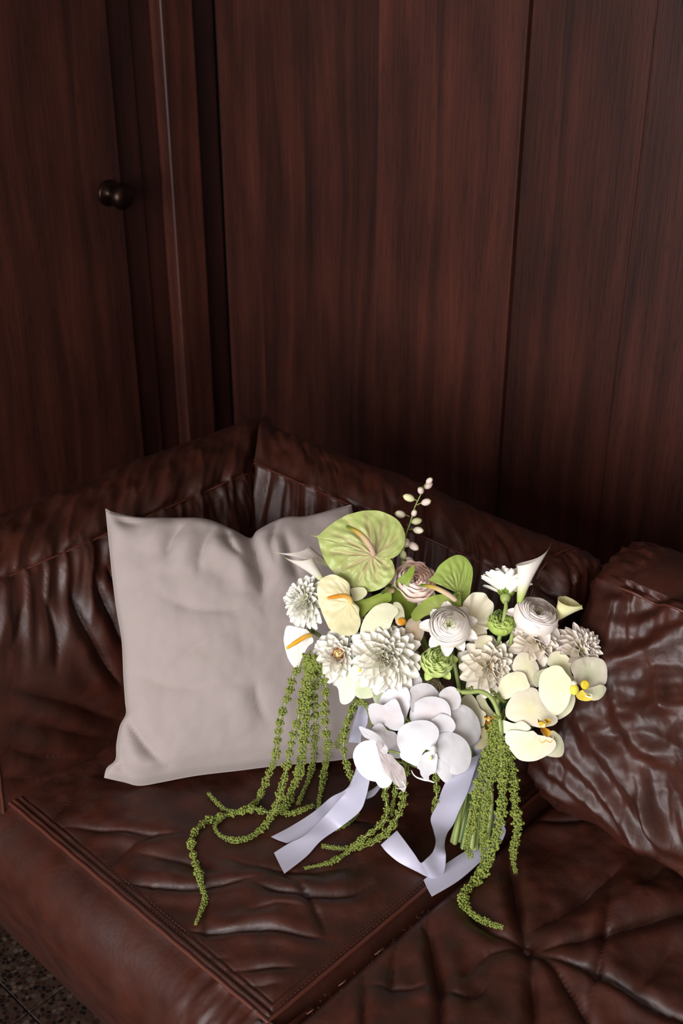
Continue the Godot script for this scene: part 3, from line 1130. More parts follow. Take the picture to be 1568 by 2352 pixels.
func stem_to(o: Node3D, at: Vector3, away: Vector3, thick := 0.0032, mat: Material = null, color_dark := false) -> void:
	# the flower's own stem: down through the ribbon and out at the cut end
	var a := stems * 2.399963
	var r := 0.019 * sqrt((stems % 23 + 0.5) / 23.0)
	stems += 1
	var side := Vector3(cos(a) * r, 0, sin(a) * r * 0.75)
	var low := foot + side * 1.55 + Vector3(0, 0.004 * (stems % 3), 0)
	var mid := binding + side
	var path := smooth([at, at + away.normalized() * 0.03, mid + (at - mid) * 0.35 + Vector3(0, -0.01, 0), mid, low], 22)
	put("stem", tube(path, [thick * 0.8, thick, thick, thick * 1.15], 7, o.position), mat if mat else (M.stem_dark if color_dark else M.stem), o)

func dahlia(px: float, py: float, depth: float, wide_px: float, look: Vector3, label: String, tint: Color, opt := {}) -> Node3D:
	var at := spot(px, py, depth)
	var radius := wide_px * 0.5 * depth / FOCAL
	var o := thing("dahlia", label, "flower", at, "dahlias in the bouquet")
	var count: int = opt.get("count", 84) * 5 / 4
	var inner: float = opt.get("inner", 6.0)
	var outer: float = opt.get("outer", 104.0)
	var heart: Color = opt.get("heart", Color(0.82, 0.84, 0.55))
	var meshes := []
	for k in 6:
		var f := k / 5.0
		var w: float = opt.get("wide", 0.40) * lerpf(0.95, 1.12, f)
		meshes.append(petal_mesh(w, lerpf(0.55, 0.26, f), lerpf(0.34, -0.10, f), opt.get("tip", 0.35), 8, 6, lin(heart.lerp(tint, 0.25 + 0.55 * f)), lin(tint)))
	var b := to_basis(look)
	for i in count:
		var f := (i + 0.5) / count
		if f < opt.get("open", 0.0):
			continue
		var az := i * 2.399963 + rng.randf_range(-0.12, 0.12)
		var tilt := deg_to_rad(lerpf(inner, outer, pow(f, 0.72)) + rng.randf_range(-7, 7))
		var out := (b.x * cos(az) + b.z * sin(az))
		var dir := out * sin(tilt) + look * cos(tilt)
		var face := -out * cos(tilt) + look * sin(tilt)
		var long := radius * lerpf(0.42, 1.02, pow(f, 0.6)) * rng.randf_range(0.92, 1.06)
		var m := put("petal", meshes[clampi(int(f * 5 + rng.randf_range(0, 1)), 0, 5)], M.petal, o)
		var x := dir.cross(face)
		var roll := Basis(dir, rng.randf_range(-0.3, 0.3))
		m.basis = roll * Basis(x * long, dir * long, face * long)
		m.position = out * radius * 0.10 * f - look * radius * (0.05 + 0.38 * f)
	blob(o, "heart", at - look * radius * 0.02, Vector3(0.22, 0.22, 0.30) * radius, look, heart, heart.lerp(tint, 0.5))
	if opt.get("calyx", false):
		var cal := put("calyx", lathe([Vector2(0, -0.010), Vector2(0.003, -0.009), Vector2(0.006, -0.005), Vector2(0.0075, 0), Vector2(0.006, 0.004), Vector2(0, 0.005)], 12), M.stem, o)
		cal.basis = b
		cal.position = -look * radius * 0.5
		var sep := petal_mesh(0.5, 0.3, -0.5, 0.9, 6, 5, lin(Color(0.36, 0.44, 0.14)), lin(Color(0.45, 0.55, 0.16)))
		for k in 9:
			var az := TAU * k / 9.0
			var out := (b.x * cos(az) + b.z * sin(az))
			var dir := (out * 0.9 + look * 0.35).normalized()
			var face := dir.cross(out.cross(look)).normalized()
			var m := put("sepal", sep, M.petal, o)
			var long := radius * 0.42
			m.basis = Basis(dir.cross(face) * long, dir * long, face * long)
			m.position = -look * radius * 0.47
	if opt.get("disc", false):
		var dc := PackedVector3Array()
		var disc := SurfaceTool.new()
		for k in 60:
			var az := k * 2.399963
			var r := radius * 0.22 * sqrt(k / 60.0)
			var q := (b.x * cos(az) + b.z * sin(az)) * r + look * (radius * 0.16 - r * 0.3)
			disc.append_from(tube([q - look * 0.004, q, q + look * rng.randf_range(0.003, 0.006)], [0.0011, 0.0012, 0.0007], 5), 0, Transform3D())
		var dm := put("disc", disc.commit(), plain(Color(0.62, 0.34, 0.08), 0.7), o)
		dm.set_meta("kind", "stuff")
	stem_to(o, at - look * radius * 0.5, -look)
	return o

func ranunculus(px: float, py: float, depth: float, wide_px: float, look: Vector3, called: String, label: String, tint: Color, heart: Color, opt := {}) -> Node3D:
	# thin round petals wrapped about each other in shells
	var at := spot(px, py, depth)
	var radius := wide_px * 0.5 * depth / FOCAL
	var o := thing(called, label, "flower", at, opt.get("group", ""))
	var b := to_basis(look)
	var layers: int = opt.get("layers", 11)
	var ruffle: float = opt.get("ruffle", 0.03)
	for l in layers:
		var f := (l + 0.6) / layers
		var n := 3 if l < 3 else 5 if l < layers - 2 else 6
		for k in n:
			var az := TAU * k / n + l * 1.1 + rng.randf_range(-0.15, 0.15)
			var half := (1.25 if n == 3 else 0.9) * rng.randf_range(0.92, 1.08)
			var rr := radius * (0.10 + 0.86 * f) * rng.randf_range(0.97, 1.03)
			var rise: float = lerpf(0.16, opt.get("open", 1.05), pow(f, 1.1)) + rng.randf_range(-0.05, 0.05)    # polar angle of the rim
			var p := PackedVector3Array()
			var cs := PackedColorArray()
			var col := heart.lerp(tint, smoothstep(0.08, 0.55, f))
			var nu := 9
			var nv := 11
			for i in nu:
				var u := i / float(nu - 1)
				for j in nv:
					var v := j / float(nv - 1) * 2 - 1
					var lim := rise + float(opt.get("drop", 0.22)) * pow(absf(v), 2.6) * (1 - 0.4 * f)
					var th := lerpf(2.1, lim, u)
					var aa := az + v * half * sin(clampf(u * 1.6 + 0.25, 0, PI / 2))
					var r := rr * (1.0 + 0.07 * u * u * (1 if f > 0.4 else 0)) + radius * ruffle * sin(v * 6.0 + k * 2.0 + l) * u * u
					var flat := lerpf(1.0, 0.72, f)
					p.append((b.x * cos(aa) + b.z * sin(aa)) * r * sin(th) + look * r * cos(th) * flat)
					var cc := col.lerp(heart, 0.55 * (1 - u))
					cs.append(lin(cc.lightened(0.12 * u * u)))
			put("petal", grid(p, nu, nv, false, cs), M.petal, o)
	var skirt: int = opt.get("skirt", 0)
	if skirt:
		var pm := petal_mesh(0.62, 0.18, -0.12, 0.3, 8, 7, lin(tint.lerp(heart, 0.2)), lin(tint), 0.03)
		for k in skirt:
			var az := TAU * k / skirt + rng.randf_range(-0.2, 0.2) + float(opt.get("spin", 0.0))
			var out := (b.x * cos(az) + b.z * sin(az))
			var tilt := rng.randf_range(1.45, 1.95)
			var dir := out * sin(tilt) + look * cos(tilt)
			var face := -out * cos(tilt) + look * sin(tilt)
			var long := radius * rng.randf_range(0.85, 1.08)
			var m := put("petal", pm, M.petal, o)
			m.basis = Basis(dir.cross(face) * long, dir * long, face * long)
			m.position = out * radius * 0.32 - look * radius * 0.15
	stem_to(o, at - look * radius * 0.6, -look)
	return o

func calla(base: Vector3, mouth: Vector3, tip: Vector3, radius: float, open_to: Vector3, label: String, low: Color, high: Color, tip_color: Color) -> Node3D:
	# one leaf rolled into a trumpet: the rim rises towards the tip and flares
	var o := thing("calla_lily", label, "flower", base, "calla lilies in the bouquet")
	var axis := (mouth - base).normalized()
	var lead := (tip - mouth - axis * (tip - mouth).dot(axis))
	lead = lead.normalized() if lead.length() > 0.003 else open_to
	var side := axis.cross(lead).normalized()
	var long := mouth.distance_to(base)
	var p := PackedVector3Array()
	var cs := PackedColorArray()
	var nu := 26
	var nv := 40
	for i in nu:
		var u := i / float(nu - 1)
		for j in nv:
			var a := TAU * (j / float(nv - 1)) + PI          # the seam lies opposite the tip
			var fwd := pow(0.5 + 0.5 * cos(a), 5.0)
			var lip := 0.80 + 0.2 * (0.5 + 0.5 * cos(a))
			var u2 := u * lip
			var r := radius * (0.16 + 0.55 * pow(u2, 0.9) + 0.42 * pow(u2, 6.0))
			var overlap := 1.0 + 0.10 * (j / float(nv - 1) - 0.5)
			var q := base + axis * long * u2 + (lead * cos(a) + side * sin(a)) * r * overlap
			var reach := pow(clampf((u - 0.55) / 0.45, 0, 1), 2.0) * fwd
			q = q.lerp(tip, reach)
			p.append(q - base)
			var c := low.lerp(high, smoothstep(0.0, 0.6, u))
			c = c.lerp(tip_color, smoothstep(0.55, 0.95, reach) * 0.9)
			cs.append(lin(c))
	put("spathe", grid(p, nu, nv, false, cs), M.waxy, o)
	var sp := []
	for k in 8:
		sp.append(base + axis * long * lerpf(0.25, 0.82, k / 7.0))
	put("spadix", tube(sp, [0.002, 0.0028, 0.0018], 7, base), plain(Color(0.85, 0.72, 0.25), 0.7), o)
	stem_to(o, base + axis * 0.004, -axis, 0.0036)
	return o

func spadix(o: Node3D, px: Array, view: Array, d0: float, d1: float, radii: Array, colors: Array) -> void:
	var pts := []
	var n := px.size() / 2
	for k in n:
		pts.append(spot(view[0] + px[k * 2] / view[2], view[1] + px[k * 2 + 1] / view[2], lerpf(d0, d1, k / float(n - 1))))
	var cs := []
	for c in colors:
		cs.append(lin(c))
	put("spadix", tube(smooth(pts, 24), radii, 10, o.position, cs), M.waxy, o)

func blob(o: Node3D, called: String, at: Vector3, size: Vector3, look: Vector3, c0: Color, c1: Color, dent := 0.0) -> void:
	var p := PackedVector3Array()
	var cs := PackedColorArray()
	for i in 10:
		var th := PI * i / 9.0
		for j in 14:
			var a := TAU * j / 14.0
			var r := 1.0 - dent * pow(maxf(cos(th), 0), 2) + 0.05 * sin(a * 3.0)
			p.append(Vector3(sin(th) * cos(a) * size.x, cos(th) * size.z * r, sin(th) * sin(a) * size.y))
			cs.append(lin(c1.lerp(c0, 0.5 + 0.5 * cos(th))))
	var m := put(called, grid(p, 10, 14, true, cs), M.waxy, o)
	m.basis = to_basis(look, facing(0, 1, 0))
	m.position = at - o.position


# ---------------------------------------------------------------- the bouquet
const Z1 := [600.0, 1080.0, 3.92]
const Z2 := [1000.0, 1080.0, 3.733]
const Z3 := [600.0, 1400.0, 3.92]
const Z4 := [1000.0, 1400.0, 3.733]
const Z5 := [400.0, 1700.0, 3.136]
const Z6 := [850.0, 1650.0, 3.92]
const PX := [0.0, 0.0, 1.0]

func bouquet() -> void:
	binding = spot(1096, 1775, 1.605)
	foot = spot(1082, 1932, seat_depth(1082, 1932, 0.012))
	anthuriums()
	orchids()
	dahlias()
	others()
	tassels()
	ribbons()

func anthuriums() -> void:
	var g := "anthuriums in the bouquet"
	var at := spot(855, 1276, 1.58)
	var o := thing("anthurium", "largest green heart-shaped anthurium with pink veins, at the top of the bouquet", "flower", at, g)
	var look := facing(-0.12, 0.16, 0.97)
	traced(o, "spathe", [400, 563, 490, 578, 540, 540, 600, 490, 720, 410, 850, 370, 1000, 355, 1130, 385, 1230, 450, 1285, 550, 1288, 650, 1240, 745, 1175, 792, 1110, 785, 1040, 768, 1110, 762, 1170, 810, 1200, 890, 1190, 960, 1130, 1030, 1050, 1075, 950, 1087, 850, 1060, 750, 1010, 650, 920, 580, 830, 530, 720, 508, 640, 488, 592], Z1, 1.58, look, lin(Color(0.72, 0.71, 0.50)), lin(Color(0.67, 0.72, 0.42)), {"hub": [1005, 770], "around": 120, "rings": 22, "cup": -0.16, "veins": 0.035, "ribs": [0.0, 0.07, 0.14, 0.21, 0.28, 0.36, 0.53, 0.60, 0.68, 0.76, 0.84, 0.92], "vein_color": lin(Color(0.76, 0.62, 0.52)), "mat": M.waxy, "thick": 0.0012, "wave": 0.02})
	spadix(o, [1010, 755, 985, 690, 930, 610, 860, 550, 770, 508], Z1, 1.572, 1.535, [0.0035, 0.0036, 0.0034, 0.0030, 0.002], [Color(0.85, 0.70, 0.64), Color(0.84, 0.72, 0.62), Color(0.86, 0.76, 0.58), Color(0.88, 0.72, 0.32), Color(0.35, 0.50, 0.12)])
	stem_to(o, at, -look, 0.0036)
	at = spot(805, 1383, 1.56)
	o = thing("anthurium", "pale cream anthurium with a yellow spadix under the large green one", "flower", at, g)
	look = facing(-0.3, 0.1, 0.95)
	traced(o, "spathe", [640, 940, 700, 955, 775, 1005, 795, 1060, 780, 1110, 815, 1160, 825, 1190, 875, 1235, 882, 1300, 905, 1360, 892, 1430, 860, 1475, 780, 1492, 700, 1470, 620, 1430, 580, 1350, 545, 1260, 520, 1150, 520, 1060, 560, 980], Z1, 1.56, look, lin(Color(0.87, 0.81, 0.63)), lin(Color(0.84, 0.82, 0.65)), {"hub": [800, 1195], "around": 70, "rings": 14, "cup": 0.14, "veins": 0.02, "ribs": [0.0, 0.2, 0.33, 0.45, 0.57, 0.7, 0.85], "mat": M.waxy, "wave": 0.04})
	spadix(o, [808, 1190, 790, 1150, 740, 1130, 670, 1138, 600, 1150], Z1, 1.552, 1.53, [0.003, 0.0034, 0.0032, 0.003, 0.0018], [Color(0.93, 0.82, 0.55), Color(0.95, 0.75, 0.38), Color(0.96, 0.66, 0.22), Color(0.95, 0.62, 0.18)])
	stem_to(o, at, -look)
	at = spot(714, 1460, 1.59)
	o = thing("anthurium", "white anthurium with a bright yellow spadix, lowest at the left edge", "flower", at, g)
	look = facing(-0.35, 0.1, 0.93)
	traced(o, "spathe", [240, 150, 330, 160, 420, 185, 455, 230, 475, 290, 425, 330, 385, 400, 355, 480, 352, 545, 290, 510, 240, 430, 215, 340, 208, 250], Z3, 1.60, look, lin(Color(0.92, 0.89, 0.84)), lin(Color(0.93, 0.92, 0.88)), {"around": 60, "rings": 12, "cup": 0.12, "veins": 0.02, "ribs": [0.1, 0.3, 0.5, 0.7, 0.85], "mat": M.waxy})
	spadix(o, [450, 232, 400, 243, 320, 290, 232, 348], Z3, 1.588, 1.572, [0.0028, 0.0032, 0.0032, 0.002], [Color(0.93, 0.76, 0.36), Color(0.95, 0.70, 0.2), Color(0.96, 0.74, 0.22)])
	stem_to(o, at, -look)
	at = spot(899, 1357, 1.565)
	o = thing("anthurium", "dark green anthurium with folded lobes below the largest one", "flower", at, g)
	traced(o, "lobe", [1175, 1085, 1240, 1050, 1310, 1050, 1370, 1090, 1405, 1160, 1402, 1230, 1380, 1310, 1320, 1360, 1285, 1330, 1250, 1230, 1195, 1190], Z1, 1.57, facing(0.45, 0.25, 0.85), lin(Color(0.48, 0.55, 0.20)), lin(Color(0.45, 0.53, 0.17)), {"cup": -0.2, "mat": M.waxy, "thick": 0.001})
	traced(o, "lobe", [1170, 1095, 1178, 1190, 1100, 1205, 1010, 1240, 940, 1300, 900, 1350, 872, 1290, 872, 1220, 830, 1195, 940, 1165, 1040, 1120, 1100, 1105], Z1, 1.565, facing(-0.3, 0.5, 0.8), lin(Color(0.62, 0.66, 0.34)), lin(Color(0.52, 0.60, 0.22)), {"cup": 0.2, "mat": M.waxy, "thick": 0.001})
	traced(o, "lobe", [1155, 1065, 1220, 990, 1300, 920, 1385, 843, 1392, 890, 1362, 960, 1312, 1052, 1240, 1062, 1190, 1070], Z1, 1.572, facing(-0.5, -0.2, 0.8), lin(Color(0.52, 0.60, 0.24)), lin(Color(0.50, 0.58, 0.22)), {"cup": 0.25, "mat": M.waxy, "thick": 0.001})
	spadix(o, [1180, 1085, 1135, 1080, 1085, 1105], Z1, 1.56, 1.55, [0.0036, 0.0032, 0.002], [Color(0.80, 0.66, 0.56), Color(0.5, 0.5, 0.2), Color(0.25, 0.36, 0.1)])
	stem_to(o, at, facing(0, -0.4, -0.9))
	at = spot(1050, 1372, 1.56)
	o = thing("anthurium", "bright green anthurium beside the white ranunculus, its pink spadix pointing left", "flower", at, g)
	traced(o, "spathe", [1000, 1322, 985, 1334, 1000, 1318, 1010, 1300, 1026, 1286, 1044, 1276, 1060, 1274, 1076, 1284, 1086, 1302, 1087, 1322, 1083, 1345, 1078, 1370, 1068, 1382, 1058, 1384, 1054, 1370, 1042, 1355, 1020, 1338], PX, 1.58, facing(0.2, 0.1, 0.95), lin(Color(0.62, 0.68, 0.36)), lin(Color(0.62, 0.71, 0.35)), {"around": 80, "rings": 16, "hub": [1050, 1362], "cup": -0.14, "veins": 0.03, "ribs": [0.15, 0.27, 0.4, 0.52, 0.64], "mat": M.waxy, "thick": 0.0012})
	traced(o, "lobe", [1000, 1368, 1020, 1366, 1042, 1372, 1055, 1362, 1059, 1385, 1058, 1404, 1040, 1410, 1005, 1410, 975, 1418, 955, 1432, 944, 1420, 955, 1398, 975, 1380], PX, 1.565, facing(-0.1, 0.55, 0.8), lin(Color(0.70, 0.74, 0.45)), lin(Color(0.60, 0.68, 0.30)), {"cup": 0.18, "mat": M.waxy, "thick": 0.001})
	spadix(o, [1045, 1378, 1030, 1366, 1004, 1352, 985, 1346, 966, 1344], PX, 1.553, 1.535, [0.0034, 0.0035, 0.0034, 0.003, 0.0018], [Color(0.86, 0.76, 0.66), Color(0.86, 0.76, 0.66), Color(0.88, 0.78, 0.58), Color(0.85, 0.72, 0.32), Color(0.33, 0.48, 0.14)])
	stem_to(o, at, facing(0, -0.4, -0.9))

func orchid_heart(o: Node3D, px: float, py: float, depth: float, look: Vector3, size: float, yellow: Color, deep: Color) -> void:
	# column, two side lobes and the lip with its two tendrils
	var at := spot(px, py, depth)
	var up := look.cross(facing(1, 0, 0)).normalized()
	up = up if up.dot(facing(0, 1, 0)) > 0 else -up
	var right := up.cross(look).normalized()
	blob(o, "column", at + look * size * 0.15 + up * size * 0.2, Vector3(0.22, 0.26, 0.34) * size, look, yellow.lightened(0.5), yellow.lightened(0.3))
	for s in [-1.0, 1.0]:
		var m := put("side_lobe", petal_mesh(0.75, 0.5, 0.5, 0.2, 7, 7, lin(deep), lin(yellow)), M.waxy, o)
		var dir: Vector3 = (right * s * 0.8 + up * 0.25 + look * 0.6).normalized()
		var face: Vector3 = (up * 0.7 - right * s * 0.4 + look * 0.2)
		face = (face - dir * face.dot(dir)).normalized()
		m.basis = Basis(dir.cross(face) * size * 0.75, dir * size * 0.75, face * size * 0.75)
		m.position = at - o.position
	var lip := put("lip", petal_mesh(0.62, 0.4, 0.45, 0.9, 9, 7, lin(deep), lin(yellow)), M.waxy, o)
	var ld := (-up * 0.75 + look * 0.6).normalized()
	var lf := (up * 0.6 + look * 0.75)
	lf = (lf - ld * lf.dot(ld)).normalized()
	lip.basis = Basis(ld.cross(lf) * size, ld * size, lf * size)
	lip.position = at - o.position
	for s in [-1.0, 1.0]:
		var e := at + ld * size * 0.92
		var pts := smooth([e, e + (right * s * 0.25 - up * 0.15) * size, e + (right * s * 0.45 + up * 0.05) * size, e + (right * s * 0.40 + up * 0.25 + look * 0.1) * size], 12)
		put("tendril", tube(pts, [0.0007, 0.0006, 0.0003], 5, o.position, [lin(yellow), lin(yellow.lightened(0.4))]), M.waxy, o)

func orchids() -> void:
	var g := "white moth orchids at the front of the bouquet"
	var w0 := lin(Color(0.865, 0.855, 0.86))
	var w1 := lin(Color(0.875, 0.87, 0.89))
	var pk := lin(Color(0.89, 0.84, 0.845))
	# behind, upper
	var at := spot(940, 1605, 1.545)
	var o := thing("moth_orchid", "white moth orchid at the back of the white cluster, touching the large dahlia", "flower", at, g)
	traced(o, "petal", [1285, 685, 1300, 640, 1340, 590, 1390, 573, 1432, 610, 1448, 665, 1410, 720, 1340, 740, 1305, 715], Z3, 1.55, facing(0.0, 0.5, 0.85), pk, w1, {"cup": 0.12})
	traced(o, "petal", [1062, 855, 1090, 780, 1150, 720, 1230, 693, 1315, 705, 1345, 770, 1345, 850, 1320, 930, 1290, 1020, 1230, 970, 1190, 860, 1120, 850], Z3, 1.54, facing(-0.45, 0.2, 0.87), pk, w1, {"cup": 0.14, "wave": 0.03})
	traced(o, "petal", [1325, 780, 1345, 705, 1420, 668, 1500, 670, 1560, 710, 1590, 780, 1500, 860, 1400, 900, 1350, 930, 1328, 870], Z3, 1.54, facing(0.35, 0.25, 0.9), pk, w1, {"cup": 0.14, "wave": 0.03})
	stem_to(o, at, facing(0, -0.3, -0.9), 0.0016)
	# behind, right
	at = spot(1030, 1645, 1.53)
	o = thing("moth_orchid", "white moth orchid with the big right petal, behind the frontmost orchid", "flower", at, g)
	traced(o, "petal", [28, 745, 60, 690, 120, 663, 175, 680, 212, 740, 216, 800, 190, 850, 130, 870, 90, 840], Z4, 1.53, facing(0.05, 0.45, 0.88), pk, w1, {"cup": 0.1})
	traced(o, "petal", [939, 1648, 942, 1626, 956, 1609, 978, 1600, 1002, 1600, 1024, 1610, 1034, 1632, 1030, 1660, 1005, 1668, 975, 1668, 950, 1664], PX, 1.52, facing(-0.3, 0.35, 0.9), pk, w1, {"cup": -0.13})
	traced(o, "petal", [105, 860, 160, 820, 215, 812, 270, 826, 335, 880, 385, 960, 398, 1050, 372, 1125, 300, 1172, 200, 1160, 120, 1080, 90, 960], Z4, 1.525, facing(0.4, 0.15, 0.9), w0, w1, {"cup": -0.13})
	stem_to(o, at, facing(0, -0.3, -0.9), 0.0016)
	# left, upper
	at = spot(895, 1675, 1.525)
	o = thing("moth_orchid", "white moth orchid in the middle left of the cluster, seen past its folded petals", "flower", at, g)
	traced(o, "petal", [968, 925, 980, 870, 1030, 850, 1095, 862, 1140, 835, 1200, 808, 1235, 838, 1262, 910, 1286, 985, 1280, 1050, 1240, 1095, 1170, 1085, 1090, 1030, 1015, 1045, 985, 1000], Z3, 1.525, facing(-0.25, 0.45, 0.85), pk, w1, {"cup": 0.12, "wave": 0.03})
	traced(o, "petal", [985, 1075, 1030, 1026, 1080, 1030, 1130, 1085, 1200, 1105, 1235, 1180, 1240, 1260, 1250, 1330, 1180, 1330, 1110, 1250, 1050, 1150], Z3, 1.52, facing(0.4, 0.1, 0.9), pk, w1, {"cup": 0.14})
	put("column", tube(smooth([spot(888, 1727, 1.515), spot(902, 1726, 1.507), spot(922, 1732, 1.503)], 8), [0.0013, 0.0016, 0.0014], 6, o.position), M.stem, o)
	stem_to(o, at, facing(0, -0.3, -0.9), 0.0016)
	# left, lower, from the side
	at = spot(870, 1745, 1.505)
	o = thing("moth_orchid", "white moth orchid seen from the side, lowest at the left of the cluster", "flower", at, g)
	traced(o, "petal", [818, 1330, 838, 1250, 890, 1198, 960, 1178, 1015, 1190, 1055, 1300, 1085, 1400, 1135, 1480, 1175, 1545, 1120, 1558, 1000, 1548, 920, 1512, 850, 1430], Z3, 1.50, facing(-0.35, 0.1, 0.93), w0, w1, {"cup": -0.14})
	traced(o, "sepal", [888, 1066, 950, 1080, 1020, 1108, 1072, 1150, 1112, 1210, 1148, 1270, 1132, 1312, 1090, 1295, 1040, 1215, 990, 1180, 930, 1155, 905, 1115], Z3, 1.495, facing(-0.3, 0.55, 0.8), w0, w1, {"cup": 0.2})
	traced(o, "petal", [1008, 1188, 1060, 1195, 1110, 1285, 1165, 1310, 1230, 1378, 1282, 1440, 1290, 1560, 1265, 1650, 1225, 1600, 1165, 1540, 1105, 1450, 1055, 1310], Z3, 1.487, facing(0.55, 0.2, 0.8), pk, lin(Color(0.95, 0.91, 0.91)), {"cup": 0.16})
	traced(o, "sepal", [20, 500, 100, 520, 150, 530, 195, 570, 155, 618, 110, 628, 78, 612, 50, 570], Z6, 1.507, facing(0.0, -0.1, 0.98), w0, w1, {"cup": 0.12})
	put("tendril", tube(smooth([spot(925, 1796, 1.485), spot(931, 1806, 1.48), spot(930, 1811, 1.478), spot(918, 1812, 1.48), spot(910, 1810, 1.48)], 14), [0.0012, 0.0008, 0.0004], 5, o.position), M.petal, o)
	stem_to(o, at, facing(0.2, -0.1, -0.9), 0.0016)
	# the front one
	at = spot(993, 1722, 1.50)
	o = thing("moth_orchid", "frontmost white moth orchid facing the viewer, with a curling lip", "flower", at, g)
	traced(o, "sepal", [540, 30, 585, -10, 640, -38, 720, -12, 766, 60, 750, 115, 690, 150, 620, 190, 570, 150], Z6, 1.508, facing(0.05, 0.35, 0.93), w0, w1, {"cup": 0.12})
	traced(o, "petal", [238, 160, 260, 90, 330, 40, 430, 14, 530, 24, 600, 78, 617, 145, 592, 215, 580, 265, 545, 292, 500, 278, 478, 305, 460, 335, 430, 430, 340, 400, 275, 362, 262, 335, 268, 300, 242, 235], Z6, 1.497, facing(-0.25, 0.25, 0.93), w0, w1, {"hub": [440, 200], "cup": -0.10, "wave": 0.03, "waves": 2.0})
	traced(o, "petal", [585, 215, 620, 155, 665, 128, 745, 125, 832, 170, 890, 240, 917, 320, 907, 410, 880, 462, 820, 497, 752, 507, 690, 440, 620, 350, 575, 290], Z6, 1.497, facing(0.25, 0.2, 0.94), w0, w1, {"cup": -0.11})
	traced(o, "sepal", [580, 380, 640, 368, 705, 402, 745, 450, 742, 505, 722, 560, 690, 587, 650, 562, 610, 510, 580, 450], Z6, 1.492, facing(0.15, -0.1, 0.97), w0, w1, {"cup": -0.12})
	traced(o, "lip", [470, 330, 520, 300, 575, 295, 605, 340, 600, 420, 585, 490, 545, 505, 522, 535, 530, 565, 490, 548, 455, 510, 445, 465, 420, 445, 440, 390], Z6, 1.487, facing(-0.05, 0.25, 0.96), w0, w1, {"cup": 0.12})
	put("tendril", tube(smooth([spot(945, 1770, 1.488), spot(948, 1777, 1.484), spot(956, 1785, 1.482), spot(970, 1790, 1.482), spot(985, 1793, 1.484), spot(996, 1797, 1.486)], 20), [0.0006, 0.0009, 0.0016, 0.001], 6, o.position), M.petal, o)
	blob(o, "column", spot(995, 1722, 1.483), Vector3(0.0045, 0.0065, 0.006), facing(0, 0.2, 1), Color(0.95, 0.94, 0.93), Color(0.92, 0.90, 0.88))
	blob(o, "callus", spot(990, 1741, 1.484), Vector3(0.0018, 0.003, 0.003), facing(0, 0.2, 1), Color(0.86, 0.88, 0.60), Color(0.9, 0.9, 0.75))
	stem_to(o, at, facing(0, -0.2, -0.95), 0.0016)
	# cream orchids at the right
	g = "cream moth orchids at the right of the bouquet"
	var c0 := lin(Color(0.90, 0.89, 0.71))
	var c1 := lin(Color(0.91, 0.895, 0.77))
	var gr := lin(Color(0.88, 0.90, 0.74))
	var bl := lin(Color(0.915, 0.88, 0.80))
	at = spot(1200, 1555, 1.54)
	o = thing("moth_orchid", "cream moth orchid turned away, between the dahlias and the two yellow-lipped ones", "flower", at, g)
	traced(o, "petal", [663, 510, 670, 440, 710, 380, 760, 360, 820, 388, 870, 450, 892, 520, 880, 580, 872, 640, 820, 668, 788, 640, 780, 575, 740, 540, 690, 535], Z4, 1.54, facing(0.1, 0.35, 0.93), c0, bl, {"cup": -0.14})
	traced(o, "petal", [528, 700, 560, 600, 620, 550, 700, 530, 762, 550, 792, 620, 805, 665, 740, 700, 650, 752, 580, 772, 540, 745], Z4, 1.53, facing(-0.3, 0.2, 0.93), c0, c1, {"cup": -0.14})
	traced(o, "petal", [835, 570, 900, 520, 955, 512, 940, 580, 900, 640, 860, 670, 840, 640], Z4, 1.535, facing(0.4, 0.3, 0.85), gr, c1, {"cup": 0.1})
	stem_to(o, at, facing(0, -0.3, -0.9), 0.0016)
	at = spot(1122, 1655, 1.555)
	o = thing("moth_orchid", "half hidden cream moth orchid with an orange throat behind the green tassel stem", "flower", at, g)
	traced(o, "petal", [218, 795, 250, 740, 305, 728, 352, 780, 385, 850, 432, 890, 430, 950, 410, 1010, 370, 960, 320, 880, 250, 830], Z4, 1.56, facing(-0.3, 0.3, 0.9), bl, c1, {"cup": 0.1})
	traced(o, "petal", [345, 750, 400, 738, 450, 820, 500, 890, 520, 940, 470, 930, 425, 890, 380, 830], Z4, 1.565, facing(0.2, 0.4, 0.9), c0, c1, {"cup": 0.1})
	traced(o, "petal", [400, 1010, 440, 1040, 468, 1085, 452, 1150, 402, 1192, 340, 1182, 352, 1155, 395, 1105, 385, 1060], Z4, 1.56, facing(-0.2, 0.0, 0.97), lin(Color(0.85, 0.80, 0.58)), lin(Color(0.90, 0.85, 0.66)), {"cup": 0.1})
	orchid_heart(o, 1122, 1656, 1.55, facing(-0.1, 0.1, 0.98), 0.014, Color(0.93, 0.72, 0.16), Color(0.62, 0.26, 0.06))
	stem_to(o, at, facing(0, -0.3, -0.9), 0.0016)
	at = spot(1320, 1575, 1.52)
	o = thing("moth_orchid", "upper yellow-lipped cream moth orchid at the right edge of the bouquet", "flower", at, g)
	traced(o, "sepal", [955, 475, 970, 400, 1020, 363, 1080, 368, 1142, 418, 1168, 455, 1150, 500, 1165, 570, 1195, 605, 1160, 640, 1100, 560, 1030, 500], Z4, 1.53, facing(0.1, 0.4, 0.9), c0, c1, {"cup": 0.16})
	traced(o, "petal", [1143, 492, 1190, 440, 1280, 408, 1370, 413, 1432, 450, 1457, 540, 1452, 625, 1420, 658, 1340, 690, 1280, 680, 1220, 650, 1180, 610, 1168, 550], Z4, 1.522, facing(0.45, 0.25, 0.85), gr, bl, {"cup": 0.12, "wave": 0.03})
	traced(o, "sepal", [1280, 690, 1350, 665, 1420, 645, 1472, 680, 1442, 742, 1390, 777, 1325, 778, 1290, 750], Z4, 1.515, facing(0.35, -0.1, 0.93), gr, c1, {"cup": -0.12})
